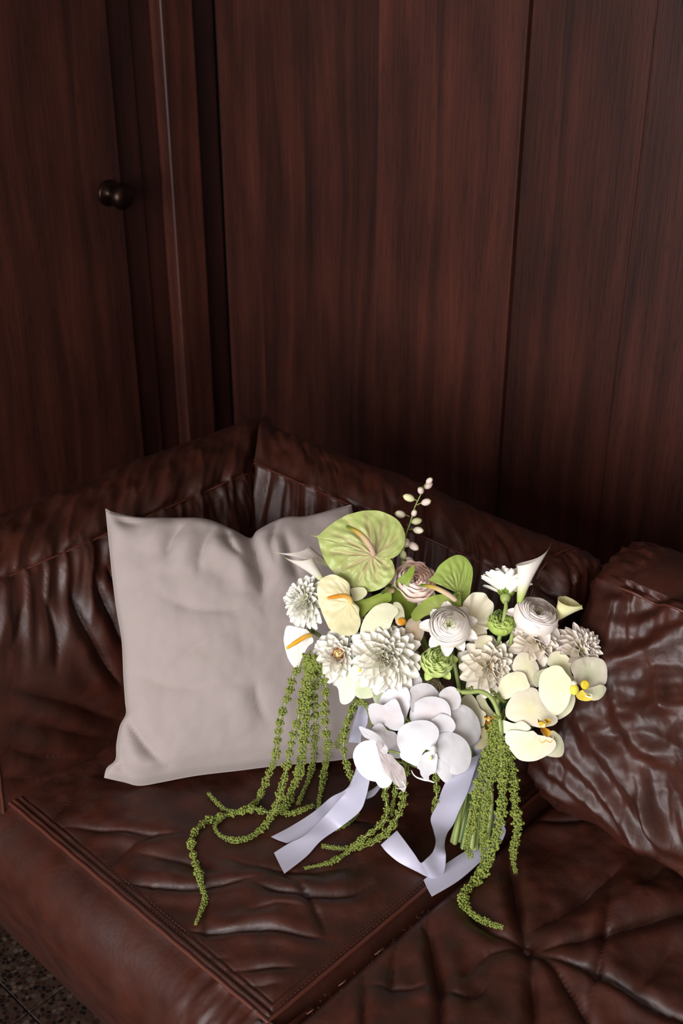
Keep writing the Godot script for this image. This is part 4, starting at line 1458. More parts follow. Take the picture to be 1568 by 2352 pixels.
	traced(o, "sepal", [1140, 700, 1190, 735, 1192, 800, 1152, 882, 1062, 937, 1000, 905, 1060, 820], Z4, 1.52, facing(0.1, -0.2, 0.95), gr, c1, {"cup": 0.1})
	traced(o, "petal", [883, 650, 895, 560, 940, 510, 1010, 480, 1072, 490, 1115, 545, 1158, 600, 1170, 660, 1160, 730, 1130, 820, 1070, 890, 1010, 905, 930, 820, 887, 735], Z4, 1.508, facing(-0.3, 0.1, 0.95), c0, c1, {"cup": -0.13})
	blob(o, "side_lobe", spot(1319, 1584, 1.495), Vector3(0.0058, 0.0072, 0.005), facing(-0.1, 0.1, 1), Color(0.94, 0.90, 0.36), Color(0.93, 0.86, 0.30))
	blob(o, "side_lobe", spot(1343, 1573, 1.50), Vector3(0.0062, 0.0062, 0.004), facing(0.3, 0.1, 1), Color(0.95, 0.86, 0.25), Color(0.85, 0.62, 0.12), 0.5)
	traced(o, "lip", [1200, 735, 1235, 700, 1262, 690, 1280, 715, 1340, 745, 1330, 778, 1280, 786, 1220, 770], Z4, 1.497, facing(0.1, 0.3, 0.95), lin(Color(0.93, 0.78, 0.16)), lin(Color(0.95, 0.88, 0.40)), {"cup": 0.2, "mat": M.waxy})
	put("tendril", tube(smooth([spot(1345, 1598, 1.495), spot(1356, 1602, 1.49), spot(1359, 1597, 1.49), spot(1354, 1594, 1.49)], 10), [0.0012, 0.001, 0.0005], 5, o.position), M.petal, o)
	blob(o, "column", spot(1318, 1570, 1.498), Vector3(0.004, 0.004, 0.005), facing(0, 0.2, 1), Color(0.94, 0.93, 0.84), Color(0.9, 0.88, 0.75))
	stem_to(o, at, facing(-0.2, -0.3, -0.9), 0.0016)
	at = spot(1240, 1670, 1.51)
	o = thing("moth_orchid", "lower yellow-lipped cream moth orchid, lowest at the right of the bouquet", "flower", at, g)
	traced(o, "petal", [598, 885, 610, 810, 660, 740, 730, 690, 810, 663, 870, 680, 895, 740, 930, 800, 1000, 870, 1052, 940, 1020, 985, 960, 1000, 890, 1010, 840, 1000, 760, 985, 680, 962, 620, 932], Z4, 1.515, facing(-0.1, 0.35, 0.93), c0, bl, {"cup": -0.12, "wave": 0.02})
	traced(o, "sepal", [540, 1000, 570, 950, 670, 975, 740, 958, 800, 998, 815, 1020, 790, 1040, 740, 1052, 690, 1040, 600, 1065, 560, 1050], Z4, 1.51, facing(-0.4, 0.0, 0.92), gr, lin(Color(0.88, 0.89, 0.79)), {"cup": -0.1})
	traced(o, "sepal", [960, 1080, 1010, 1040, 1050, 1062, 1085, 1105, 1105, 1165, 1106, 1225, 1082, 1267, 1000, 1266, 950, 1240, 980, 1160], Z4, 1.51, facing(0.4, 0.0, 0.9), gr, c1, {"cup": -0.12})
	traced(o, "petal", [593, 1105, 620, 1050, 690, 1038, 780, 1048, 840, 1044, 875, 1078, 940, 1090, 1002, 1110, 1034, 1150, 1022, 1202, 962, 1252, 880, 1291, 790, 1307, 710, 1290, 650, 1222, 608, 1162], Z4, 1.503, facing(-0.12, -0.1, 0.98), c0, bl, {"cup": -0.14})
	orchid_heart(o, 1244, 1670, 1.495, facing(0.25, 0.1, 0.95), 0.021, Color(0.95, 0.80, 0.22), Color(0.72, 0.36, 0.10))
	stem_to(o, at, facing(-0.2, -0.2, -0.9), 0.0016)
	# the ones tucked among the dahlias
	g = "moth orchids tucked among the dahlias"
	at = spot(815, 1560, 1.555)
	o = thing("moth_orchid", "pale green orchid hanging below the open dahlia at the left", "flower", at, g)
	traced(o, "petal", [688, 600, 720, 520, 760, 472, 850, 460, 925, 472, 905, 560, 880, 620, 845, 700, 842, 770, 800, 832, 740, 857, 700, 830, 690, 720, 675, 690], Z3, 1.55, facing(-0.4, 0.1, 0.9), lin(Color(0.86, 0.88, 0.76)), lin(Color(0.90, 0.91, 0.82)), {"cup": -0.1})
	traced(o, "petal", [862, 640, 900, 610, 950, 658, 992, 720, 1000, 785, 930, 802, 870, 792, 838, 755, 848, 690], Z3, 1.548, facing(0.2, 0.0, 0.95), lin(Color(0.82, 0.86, 0.68)), lin(Color(0.88, 0.90, 0.78)), {"cup": 0.1})
	traced(o, "petal", [995, 740, 1060, 720, 1120, 740, 1080, 800, 1060, 850, 1030, 855, 1005, 800], Z3, 1.56, facing(0.2, 0.1, 0.95), lin(Color(0.82, 0.86, 0.68)), lin(Color(0.88, 0.90, 0.78)), {"cup": 0.1})
	blob(o, "column", spot(826, 1540, 1.54), Vector3(0.0042, 0.0055, 0.005), facing(-0.3, 0.3, 0.9), Color(0.88, 0.88, 0.42), Color(0.7, 0.72, 0.2))
	stem_to(o, at, facing(0.2, -0.1, -0.9), 0.0016)
	at = spot(900, 1410, 1.545)
	o = thing("moth_orchid", "cream orchid with an amber lip, rising behind the largest dahlia", "flower", at, g)
	traced(o, "petal", [888, 1500, 890, 1420, 930, 1320, 1000, 1240, 1080, 1198, 1150, 1193, 1212, 1228, 1228, 1275, 1190, 1330, 1150, 1420, 1060, 1480, 960, 1500], Z1, 1.54, facing(-0.25, 0.35, 0.9), lin(Color(0.89, 0.89, 0.74)), lin(Color(0.91, 0.90, 0.78)), {"cup": -0.13})
	traced(o, "petal", [1178, 1203, 1220, 1188, 1262, 1220, 1286, 1280, 1284, 1370, 1230, 1400, 1200, 1330, 1225, 1280], Z1, 1.545, facing(0.45, 0.2, 0.87), lin(Color(0.89, 0.89, 0.72)), lin(Color(0.91, 0.91, 0.78)), {"cup": 0.12})
	traced(o, "petal", [1295, 160, 1330, 90, 1390, 70, 1452, 110, 1472, 180, 1440, 280, 1390, 340, 1330, 330, 1300, 250], Z3, 1.555, facing(0.3, 0.2, 0.92), lin(Color(0.86, 0.76, 0.62)), lin(Color(0.90, 0.83, 0.74)), {"cup": -0.12})
	traced(o, "petal", [800, 1075, 860, 1055, 925, 1060, 952, 1110, 905, 1160, 830, 1182, 815, 1130], Z1, 1.57, facing(0.0, 0.3, 0.95), lin(Color(0.86, 0.87, 0.68)), lin(Color(0.88, 0.88, 0.72)), {"cup": 0.1})
	blob(o, "lip", spot(920, 1428, 1.545), Vector3(0.0075, 0.0055, 0.007), facing(0.0, 0.4, 0.9), Color(0.86, 0.58, 0.12), Color(0.66, 0.38, 0.06), 0.4)
	stem_to(o, at, facing(0, -0.3, -0.9), 0.0016)

func dahlias() -> void:
	var white := Color(0.975, 0.965, 0.94)
	var cream := Color(0.97, 0.945, 0.89)
	var blush := Color(0.96, 0.915, 0.89)
	dahlia(694, 1376, 1.595, 128, facing(-0.62, 0.38, 0.7), "white ball dahlia on the left side of the bouquet, against the pillow", white, {"count": 96, "wide": 0.38})
	dahlia(778, 1503, 1.56, 134, facing(-0.1, 0.28, 0.95), "white dahlia with an open brown centre, left of the largest dahlia", white, {"count": 66, "open": 0.10, "inner": 20.0, "outer": 112.0, "wide": 0.5, "disc": true, "heart": Color(0.92, 0.86, 0.60)})
	dahlia(888, 1508, 1.53, 166, facing(0.08, 0.18, 0.98), "largest white dahlia, full and creamy, in the middle of the bouquet", Color(0.98, 0.97, 0.935), {"count": 92, "wide": 0.42, "heart": Color(0.93, 0.90, 0.68)})
	dahlia(1132, 1530, 1.55, 142, facing(0.28, 0.12, 0.95), "cream dahlia right of the green ranunculus, above the tassel stem", cream, {"count": 66, "wide": 0.50, "heart": Color(0.92, 0.84, 0.66)})
	dahlia(1242, 1470, 1.555, 136, facing(0.25, 0.30, 0.92), "blush cream dahlia under the upper ranunculus at the right", Color(0.97, 0.935, 0.89), {"count": 60, "wide": 0.48, "heart": Color(0.93, 0.87, 0.72)})
	dahlia(1340, 1488, 1.545, 130, facing(0.45, 0.42, 0.78), "pinkish dahlia at the far right edge, before the leather back", blush, {"count": 84, "wide": 0.34, "tip": 0.8})
	dahlia(1163, 1340, 1.575, 132, facing(0.12, 0.88, -0.35), "white dahlia seen from behind with its green calyx, at the top right", white, {"count": 54, "outer": 62.0, "inner": 4.0, "wide": 0.42, "calyx": true, "heart": Color(0.86, 0.88, 0.50)})

func others() -> void:
	var white := Color(0.975, 0.945, 0.925)
	ranunculus(1032, 1440, 1.535, 104, facing(-0.1, 0.48, 0.87), "ranunculus", "white ranunculus with a greenish heart in the middle of the bouquet", white, Color(0.84, 0.85, 0.62), {"layers": 15, "ruffle": 0.012, "skirt": 9, "group": "white ranunculus flowers", "open": 1.15})
	ranunculus(1230, 1418, 1.55, 108, facing(0.22, 0.72, 0.64), "ranunculus", "blush white ranunculus below the calla lilies at the upper right", Color(0.97, 0.93, 0.91), Color(0.90, 0.86, 0.76), {"layers": 15, "ruffle": 0.012, "skirt": 6, "spin": 2.6, "group": "white ranunculus flowers", "open": 1.0})
	ranunculus(1003, 1520, 1.545, 78, facing(0.0, 0.35, 0.93), "green_ranunculus", "lime green ruffled ranunculus under the white one", Color(0.76, 0.83, 0.48), Color(0.66, 0.77, 0.30), {"layers": 8, "ruffle": 0.10, "skirt": 5, "group": "green ranunculus flowers", "open": 1.0})
	ranunculus(1150, 1432, 1.56, 66, facing(-0.05, 0.6, 0.8), "green_ranunculus", "tight lime green ranunculus bud between the ivory bloom and the upper ranunculus", Color(0.66, 0.75, 0.34), Color(0.56, 0.68, 0.20), {"layers": 9, "ruffle": 0.09, "group": "green ranunculus flowers", "open": 0.85})
	ranunculus(952, 1338, 1.588, 106, facing(0.1, 0.5, 0.85), "rose", "pale pink rose half hidden behind the anthuriums", Color(0.97, 0.88, 0.83), Color(0.95, 0.82, 0.74), {"layers": 7, "ruffle": 0.05, "skirt": 7, "open": 1.2})
	ranunculus(985, 1585, 1.565, 66, facing(0.1, 0.3, 0.94), "small_rose", "small cream spray rose tucked under the lime green ranunculus", Color(0.91, 0.87, 0.76), Color(0.86, 0.78, 0.58), {"layers": 6, "ruffle": 0.05, "skirt": 5, "open": 1.1})
	# the fluted ivory bloom
	var at := spot(1095, 1405, 1.57)
	var o := thing("lisianthus", "ivory lisianthus with fluted petals beside the bright green anthurium", "flower", at)
	traced(o, "petal", [215, 1190, 250, 1110, 300, 1068, 360, 1074, 430, 1118, 470, 1190, 476, 1270, 440, 1370, 390, 1350, 330, 1320, 260, 1300], Z2, 1.57, facing(0.35, 0.4, 0.85), lin(Color(0.88, 0.83, 0.70)), lin(Color(0.92, 0.89, 0.80)), {"around": 80, "hub": [290, 1310], "cup": 0.24, "wave": 0.05, "waves": 14.0, "rings": 14})
	traced(o, "petal", [290, 1350, 330, 1322, 390, 1325, 432, 1370, 430, 1430, 380, 1450, 320, 1455, 290, 1410], Z2, 1.562, facing(0.3, 0.0, 0.95), lin(Color(0.84, 0.77, 0.64)), lin(Color(0.91, 0.86, 0.78)), {"cup": 0.16})
	traced(o, "petal", [330, 260, 380, 230, 440, 225, 485, 250, 460, 320, 420, 370, 360, 350], Z4, 1.555, facing(0.0, 0.4, 0.9), lin(Color(0.86, 0.84, 0.64)), lin(Color(0.92, 0.88, 0.80)), {"cup": 0.2})
	stem_to(o, at, facing(0, -0.4, -0.9))
	# callas
	calla(spot(748, 1340, 1.60), spot(694, 1281, 1.585), spot(651, 1278, 1.57), 0.0145, facing(-0.5, 0.5, 0.7), "white calla lily with a green tip lying over the left dahlia, the nearer of two", Color(0.78, 0.82, 0.55), Color(0.93, 0.90, 0.86), Color(0.52, 0.62, 0.25))
	calla(spot(760, 1300, 1.625), spot(690, 1262, 1.615), spot(622, 1266, 1.60), 0.0135, facing(-0.5, 0.5, 0.7), "white calla lily behind another one, its pale tip furthest left on the pillow", Color(0.80, 0.82, 0.60), Color(0.91, 0.86, 0.83), Color(0.78, 0.78, 0.50))
	calla(spot(1192, 1385, 1.555), spot(1214, 1283, 1.545), spot(1266, 1246, 1.535), 0.0195, facing(0.6, 0.5, 0.5), "tall white calla lily with a green tip, before the dahlia seen from behind", Color(0.66, 0.74, 0.34), Color(0.94, 0.91, 0.87), Color(0.60, 0.72, 0.22))
	calla(spot(1272, 1425, 1.575), spot(1310, 1380, 1.55), spot(1337, 1389, 1.525), 0.0205, facing(0.5, 0.2, 0.8), "greenish cream calla lily at the upper right, near the gap in the sofa", Color(0.74, 0.77, 0.42), Color(0.90, 0.89, 0.68), Color(0.62, 0.72, 0.24))
	# the spray of buds
	at = spot(932, 1260, 1.615)
	o = thing("larkspur_spray", "thin spray of small white buds rising above the large anthurium", "flower", at)
	var line := []
	for q in [[915, 1330], [924, 1280], [932, 1228], [942, 1200], [952, 1166], [965, 1138], [976, 1114], [984, 1103]]:
		line.append(spot(q[0], q[1], 1.615))
	put("stalk", tube(smooth(line, 30), [0.0016, 0.0013, 0.0009, 0.0006], 6, at), M.stem, o)
	var buds := [[986, 1104, 972, 1118, 9], [984, 1115, 974, 1122, 10], [966, 1126, 968, 1134, 10], [938, 1143, 957, 1150, 12], [979, 1153, 957, 1160, 11], [918, 1181, 940, 1186, 12], [951, 1178, 946, 1190, 9], [957, 1197, 943, 1200, 11], [961, 1218, 938, 1216, 11], [932, 1247, 930, 1228, 12], [950, 1255, 930, 1242, 12], [926, 1276, 924, 1262, 11], [930, 1298, 922, 1284, 11], [942, 1288, 926, 1276, 10]]
	for b in buds:
		var bp := spot(b[0], b[1], 1.612 + rng.randf_range(-0.012, 0.008))
		var root := spot(b[2], b[3], 1.615)
		var dir := (bp - root).normalized()
		var s: float = b[4] * 1.615 / FOCAL
		var bud := put("bud", lathe([Vector2(0, -1.25), Vector2(0.34, -1.1), Vector2(0.68, -0.6), Vector2(0.76, 0.0), Vector2(0.62, 0.6), Vector2(0.3, 1.0), Vector2(0, 1.15)], 12), petal_material([Color(0.90, 0.86, 0.76), Color(0.88, 0.80, 0.76), Color(0.86, 0.86, 0.66)][rng.randi() % 3]), o)
		bud.basis = to_basis(dir).scaled(Vector3.ONE * s)
		bud.position = bp - at
		var tipc := put("bud_tip", lathe([Vector2(0.31, 0.99), Vector2(0.2, 1.12), Vector2(0, 1.18)], 10), M.stem, bud)
		put("pedicel", tube([root, root.lerp(bp, 0.4) + Vector3(0, 0.001, 0), bp - dir * s], [0.0006, 0.0007, 0.0009], 5, at), M.stem, o)
	stem_to(o, spot(915, 1330, 1.615), facing(0.1, -0.9, -0.2), 0.002)
	# leaves in the depth of the bunch
	for l in [[990, 1480, 1.585, 60, -0.4, "between the largest dahlia and the white ranunculus"], [1100, 1460, 1.59, 70, 0.6, "between the white ranunculus and the cream dahlia"], [860, 1440, 1.60, 50, 2.6, "behind the largest dahlia, under the pale anthurium"], [1180, 1490, 1.59, 60, 0.2, "between the cream dahlia and the blush one"], [1060, 1560, 1.58, 60, -0.2, "below the lime green ranunculus, beside the cream dahlia"], [1250, 1530, 1.585, 50, 0.9, "behind the cream orchids, under the blush dahlia"], [1010, 1400, 1.60, 60, 1.3, "above the white ranunculus, below the bright green anthurium"], [1130, 1600, 1.585, 55, -0.9, "under the cream dahlia, behind the arching tassel stem"]]:
		var lp := spot(l[0], l[1], l[2])
		var lo := thing("leaf_sprig", "dark green leaf pair " + l[5], "leaf", lp, "dark leaves inside the bouquet")
		var mesh := petal_mesh(0.55, 0.12, -0.2, 0.9, 9, 7, lin(Color(0.10, 0.17, 0.05)), lin(Color(0.17, 0.26, 0.08)), 0.02, 0.05)
		var dir := facing(cos(l[4]), sin(l[4]), 0.25)
		var face := facing(-0.1, 0.3, 0.9)
		face = (face - dir * face.dot(dir)).normalized()
		var long: float = l[3] * l[2] / FOCAL
		for s in [-0.5, 0.5]:
			var m := put("leaf", mesh, M.petal, lo)
			var d2 := dir.rotated(face, s)
			m.basis = Basis(d2.cross(face) * long, d2 * long, face * long)
		stem_to(lo, lp, -face, 0.0018, M.stem_dark)

func strand(o: Node3D, pts: Array, d0: float, width: float, dry := 0.0, lie := 0.74, bare := 0.0) -> void:
	# a hanging tassel: a thread with knots of tiny flowers, lying on the seat where it gets there
	var px := []
	for k in range(0, pts.size(), 2):
		px.append(Vector2(pts[k], pts[k + 1]))
	var long := 0.0
	for k in px.size() - 1:
		long += px[k].distance_to(px[k + 1])
	var n := int(long / 5.0) + 4
	var line := smooth(px, n)
	var path := []
	for i in n:
		var f := i / float(n - 1)
		var q: Vector2 = line[i]
		var lying := seat_depth(q.x, q.y, 0.005)
		path.append(spot(q.x, q.y, minf(lerpf(d0, lying, smoothstep(lie * 0.62, lie, f)), lying)))
	var thread := put("strand", tube(path, [0.0013, 0.001, 0.0007], 6, o.position), M.stem, o)
	var p := PackedVector3Array()
	var nrm := PackedVector3Array()
	var idx := PackedInt32Array()
	var ico := IcoShape.new()
	var r0 := width * 0.5 * d0 / FOCAL
	for i in range(0, n):
		var f := i / float(n - 1)
		if f < bare:
			continue
		var swell := lerpf(sin(i * 1.25 + width + 1.1 * sin(i * 0.31)), 0.22 + 0.4 * sin(i * 2.1), smoothstep(0.6, 0.8, f))
		var knot := 0.74 + 0.42 * maxf(0.0, swell) + 0.12 * sin(i * 0.4)
		var r := r0 * knot * (1.0 - 0.42 * smoothstep(0.72, 1.0, f)) * smoothstep(-0.04, 0.04, f - bare)
		var t: Vector3 = (path[mini(i + 1, n - 1)] - path[maxi(i - 1, 0)]).normalized()
		var b := to_basis(t)
		var beads := 14 if swell > -0.45 or width > 21.5 else 4
		for k in beads:
			var a := k * 2.399963 + i * 0.8 + rng.randf_range(-0.3, 0.3)
			var rr := r * rng.randf_range(0.55, 1.0)
			var c: Vector3 = path[i] + (b.x * cos(a) + b.z * sin(a)) * rr + t * rng.randf_range(-0.0016, 0.0016) - o.position
			ico.add(p, nrm, idx, c, maxf(r * rng.randf_range(0.19, 0.29), 0.0006))
	var m := put("tiny_flowers", arrays(p, nrm, idx), M.bead_dry if dry > 0.5 else M.bead, thread)
	m.set_meta("kind", "stuff")

class IcoShape:
	var v := []
	var f := [0, 11, 5, 0, 5, 1, 0, 1, 7, 0, 7, 10, 0, 10, 11, 1, 5, 9, 5, 11, 4, 11, 10, 2, 10, 7, 6, 7, 1, 8, 3, 9, 4, 3, 4, 2, 3, 2, 6, 3, 6, 8, 3, 8, 9, 4, 9, 5, 2, 4, 11, 6, 2, 10, 8, 6, 7, 9, 8, 1]
	func _init() -> void:
		var t := 1.618034
		for q in [[-1, t, 0], [1, t, 0], [-1, -t, 0], [1, -t, 0], [0, -1, t], [0, 1, t], [0, -1, -t], [0, 1, -t], [t, 0, -1], [t, 0, 1], [-t, 0, -1], [-t, 0, 1]]:
			v.append(Vector3(q[0], q[1], q[2]).normalized())
	func add(p: PackedVector3Array, nrm: PackedVector3Array, idx: PackedInt32Array, c: Vector3, r: float) -> void:
		var at := p.size()
		for q in v:
			p.append(c + q * r)
			nrm.append(q)
		for k in range(0, 60, 3):
			idx.append(at + f[k])
			idx.append(at + f[k + 2])
			idx.append(at + f[k + 1])

func tassels() -> void:
	var g := "hanging amaranth tassels"
	var at := spot(718, 1515, 1.575)
	var o := thing("amaranth", "long green amaranth tassels hanging over the pillow and curling on the seat", "flower", at, g)
	strand(o, [728, 1512, 700, 1524, 676, 1548, 664, 1590, 645, 1645, 637, 1700, 632, 1740, 618, 1775, 600, 1820, 585, 1845, 560, 1862, 540, 1866, 515, 1858, 495, 1840, 479, 1823], 1.575, 19)
	strand(o, [722, 1515, 706, 1540, 694, 1590, 687, 1640, 674, 1690, 664, 1730, 655, 1780, 645, 1815, 635, 1850, 620, 1880, 600, 1905, 575, 1922, 545, 1930, 515, 1924, 496, 1908, 494, 1893, 508, 1881, 517, 1872], 1.57, 19)
	strand(o, [715, 1520, 712, 1560, 704, 1610, 703, 1650, 697, 1700, 692, 1745, 685, 1780, 670, 1815, 660, 1845, 648, 1864, 664, 1869, 690, 1862, 718, 1850], 1.565, 24)
	strand(o, [728, 1520, 727, 1560, 722, 1600, 725, 1650, 722, 1700, 720, 1740, 712, 1780, 700, 1810, 685, 1845], 1.575, 19)
	strand(o, [742, 1540, 748, 1580, 745, 1630, 748, 1680, 752, 1720, 745, 1770, 738, 1810, 733, 1840, 731, 1868], 1.57, 20)
	strand(o, [660, 1856, 620, 1866, 580, 1858, 535, 1868, 500, 1877, 475, 1886, 450, 1906, 439, 1935, 445, 1970, 455, 2000, 463, 2035, 471, 2066, 462, 2092, 449, 2122], 1.66, 18)
	var spray := []
	for k in 26:
		var a := k * 2.4
		spray.append([718 + 24 * cos(a) * sqrt(k / 26.0), 1522 + 22 * sin(a) * sqrt(k / 26.0)])
	for k in range(0, 24, 4):
		strand(o, [725, 1512, spray[k][0], spray[k][1], spray[k + 1][0], spray[k + 1][1] + 14], 1.565, 20, 0.0, 30.0)
	stem_to(o, spot(735, 1512, 1.58), facing(0.6, 0.2, -0.7), 0.0022)
	at = spot(828, 1606, 1.57)
	o = thing("amaranth", "thin green amaranth tassel between the pillow and the white orchids", "flower", at, g)
	strand(o, [830, 1604, 815, 1618, 800, 1645, 790, 1690, 790, 1730, 800, 1770, 815, 1810, 823, 1840, 818, 1870, 800, 1890, 770, 1906], 1.565, 17)
	strand(o, [815, 1612, 806, 1640, 792, 1680, 772, 1715, 753, 1745, 745, 1770], 1.575, 16)
	strand(o, [826, 1604, 842, 1622, 850, 1642, 853, 1668], 1.56, 14, 0.0, 20.0)
	stem_to(o, spot(830, 1604, 1.575), facing(0.6, 0.2, -0.7), 0.002)
	at = spot(925, 1750, 1.555)
	o = thing("amaranth", "green amaranth tassels coming out under the white orchids, lying on the seat", "flower", at, g)
	strand(o, [932, 1745, 930, 1780, 926, 1812, 925, 1845, 910, 1880, 890, 1910, 860, 1930, 830, 1942, 790, 1949, 740, 1943], 1.54, 19)
	strand(o, [890, 1790, 884, 1820, 888, 1850, 885, 1880, 860, 1905, 830, 1928, 800, 1955, 760, 1980, 700, 1994], 1.55, 16)
	strand(o, [912, 1780, 908, 1815, 903, 1845, 900, 1872], 1.55, 15)
	strand(o, [1000, 1770, 1003, 1820, 997, 1860, 1004, 1908], 1.55, 15)
	stem_to(o, spot(930, 1740, 1.56), facing(0.6, 0.4, -0.7), 0.002)
	at = spot(1140, 1630, 1.52)
	o = thing("amaranth", "thick green amaranth tassels under the cream orchids, falling past the cut stems", "flower", at, g)
	var arch := []
	for q in [[1062, 1590], [1080, 1590], [1103, 1588], [1127, 1602], [1143, 1635], [1150, 1680], [1151, 1750], [1152, 1800]]:
		arch.append(spot(q[0], q[1], 1.515))
	put("arching_stem", tube(smooth(arch, 30), [0.0030, 0.0030, 0.0025, 0.0018], 8, at), M.stem, o)
	strand(o, [1142, 1655, 1135, 1690, 1115, 1745, 1104, 1790, 1092, 1840, 1085, 1890, 1071, 1938, 1080, 1966], 1.52, 26, 0.0, 1.3)
	strand(o, [1146, 1680, 1140, 1740, 1126, 1790, 1118, 1840, 1111, 1900, 1109, 1960, 1107, 1985, 1094, 2006], 1.515, 22, 0.0, 1.0)
	strand(o, [1152, 1690, 1158, 1740, 1154, 1790, 1152, 1850, 1145, 1900, 1130, 1950, 1118, 1988, 1095, 2020, 1070, 2045, 1063, 2066, 1075, 2090, 1100, 2110, 1130, 2123, 1153, 2130], 1.515, 26, 0.0, 0.7)
	strand(o, [1160, 1710, 1174, 1755, 1180, 1800, 1182, 1845, 1188, 1900, 1181, 1940, 1178, 1970, 1184, 2004], 1.52, 24, 0.0, 1.0)
	strand(o, [1138, 1660, 1128, 1700, 1130, 1740, 1145, 1780, 1160, 1810], 1.52, 24, 0.0, 3.0)
	strand(o, [1135, 1640, 1142, 1650, 1136, 1665], 1.515, 16, 0.0, 9.0)
	strand(o, [1128, 1586, 1140, 1598, 1158, 1612], 1.53, 14, 0.0, 9.0)
	strand(o, [1068, 1588, 1078, 1583, 1088, 1590], 1.52, 14, 0.0, 9.0)
	stem_to(o, spot(1062, 1590, 1.52), facing(-0.2, -0.2, -0.9), 0.0025)

func ribbon(o: Node3D, called: String, view: Array, sections: Array) -> void:
	# a strip between two edges; each section: ax, ay, bx, by, depth of a, depth of b (below 0: that far above the seat)
	var a := []
	var b := []
	for s in sections:
		for e in [0, 1]:
			var x: float = view[0] + s[e * 2] / view[2]
			var y: float = view[1] + s[e * 2 + 1] / view[2]
			var d: float = s[4 + e]
			(a if e == 0 else b).append(spot(x, y, d if d > 0 else seat_depth(x, y, -d)))
	var n := sections.size() * 7
	var fa := smooth_keep(a, 7)
	var fb := smooth_keep(b, 7)
	n = fa.size()
	var p := PackedVector3Array()
	for side in [1.0, -1.0]:
		for j in 7:
			var v := j / 6.0 if side > 0 else 1 - j / 6.0
			for i in n:
				var q: Vector3 = fa[i].lerp(fb[i], v)
				var t: Vector3 = fa[mini(i + 1, n - 1)] - fa[maxi(i - 1, 0)]
				var nn := t.cross(fb[i] - fa[i]).normalized()
				p.append(q + nn * (0.00025 * side + 0.0016 * sin(v * PI) * sin(i * 0.24)) - o.position)
	put(called, grid(p, 14, n), M.satin, o)

func smooth_keep(pts: Array, each: int) -> Array:
	var out := []
	var m := pts.size()
	for i in m - 1:
		for k in each:
			out.append(pts[i].cubic_interpolate(pts[i + 1], pts[maxi(i - 1, 0)], pts[mini(i + 2, m - 1)], k / float(each)))
	out.append(pts[m - 1])
	return out

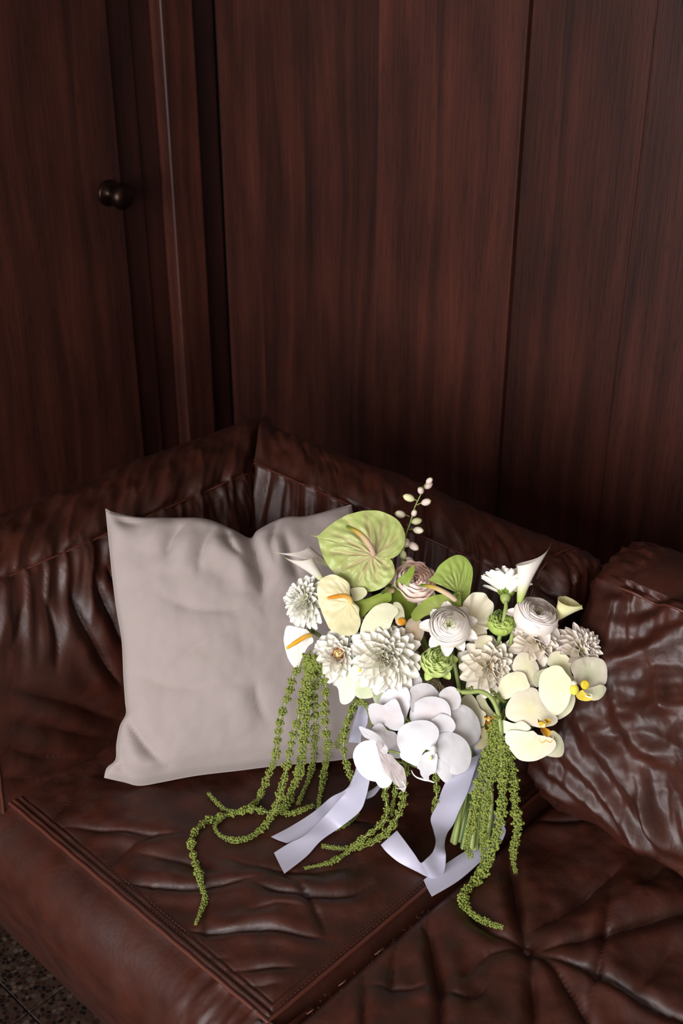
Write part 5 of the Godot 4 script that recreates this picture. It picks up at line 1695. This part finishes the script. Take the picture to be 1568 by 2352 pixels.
func ribbons() -> void:
	var o := thing("satin_ribbon", "pale lavender satin ribbon wrapped round the stems with a looping tail in front", "ribbon", binding, "satin ribbons of the bouquet")
	var wrap := PackedVector3Array()
	var axis := (binding - foot).normalized()
	var b := to_basis(axis)
	for i in 12:
		var f := i / 11.0
		for j in 30:
			var a := TAU * j / 30.0
			var r := 0.0225 + 0.0012 * sin(f * 22.0 + a) + 0.0008 * sin(a * 5.0)
			wrap.append(axis * lerpf(-0.024, 0.05, f) + b.x * cos(a) * r + b.z * sin(a) * r * 0.85)
	put("wrap", grid(wrap, 12, 30, true), M.satin, o)
	ribbon(o, "tail", Z6, [[720, 420, 985, 330, 1.565, 1.565], [690, 540, 940, 470, 1.55, 1.55], [640, 660, 870, 680, 1.55, 1.56], [600, 780, 800, 830, 1.56, 1.565], [545, 900, 750, 950, 1.56, 1.575], [570, 1010, 690, 1040, 1.555, 1.575], [590, 1110, 668, 1140, 1.55, 1.565], [565, 1200, 680, 1250, 1.545, 1.55], [505, 1265, 655, 1400, 1.535, -0.004], [465, 1300, 560, 1442, 1.535, -0.003], [440, 1285, 420, 1380, 1.55, -0.004], [400, 1225, 260, 1298, 1.565, -0.006], [320, 1115, 150, 1208, 1.58, -0.012], [240, 1010, 95, 1140, 1.59, -0.02]])
	ribbon(o, "wrap_end", Z6, [[900, 260, 1075, 240, 1.60, 1.60], [915, 380, 1020, 380, 1.578, 1.59], [940, 480, 990, 480, 1.575, 1.582], [865, 676, 925, 684, 1.573, 1.573]])
	var at := spot(1120, 1980, seat_depth(1120, 1980))
	o = thing("satin_ribbon", "pale lavender satin ribbon end behind the stems, its cut tip pointing left", "ribbon", at, "satin ribbons of the bouquet")
	ribbon(o, "tail", Z6, [[1068, 750, 1072, 780, 1.60, 1.60], [1085, 880, 1135, 860, 1.61, 1.60], [1085, 960, 1205, 970, 1.615, 1.59], [1080, 1060, 1217, 1030, -0.012, 1.585], [1060, 1112, 1165, 1130, -0.008, -0.010], [870, 1190, 1000, 1285, -0.006, -0.006], [680, 1310, 790, 1465, -0.004, -0.004], [480, 1455, 555, 1605, -0.003, -0.003]])
	at = spot(720, 1920, seat_depth(720, 1920))
	o = thing("satin_ribbon", "two pale lavender ribbon tails lying left of the stems", "ribbon", at, "satin ribbons of the bouquet")
	ribbon(o, "tail", Z5, [[1310, 200, 1400, 240, 1.60, 1.59], [1270, 310, 1400, 330, 1.60, 1.58], [1225, 362, 1300, 470, 1.60, 1.59], [1130, 412, 1180, 540, -0.02, -0.016], [1000, 520, 1060, 610, -0.008, -0.006], [840, 622, 940, 690, -0.004, -0.004], [697, 697, 812, 742, -0.003, -0.003]])
	ribbon(o, "tail", Z5, [[1330, 180, 1420, 210, 1.58, 1.565], [1290, 300, 1405, 300, 1.585, 1.56], [1240, 370, 1375, 430, 1.59, 1.565], [1180, 440, 1330, 520, 1.595, 1.58], [1090, 540, 1200, 625, -0.016, -0.014], [950, 680, 1060, 722, -0.011, -0.008], [830, 742, 950, 840, -0.007, -0.005], [718, 812, 793, 962, -0.004, -0.003]])
	ribbon(o, "loop", Z5, [[1390, 375, 1385, 425, 1.575, 1.578], [1430, 352, 1440, 398, 1.58, 1.585], [1470, 320, 1490, 335, 1.585, 1.59]])
	at = spot(825, 1660, 1.60)
	o = thing("satin_ribbon", "short crumpled end of pale ribbon left of the white orchids, above the tassels", "ribbon", at, "satin ribbons of the bouquet")
	ribbon(o, "tail", Z3, [[880, 850, 980, 860, 1.60, 1.585], [860, 930, 960, 960, 1.60, 1.585], [830, 1020, 950, 1040, 1.605, 1.585], [805, 1110, 900, 1130, 1.605, 1.585], [785, 1195, 895, 1205, 1.605, 1.585]])
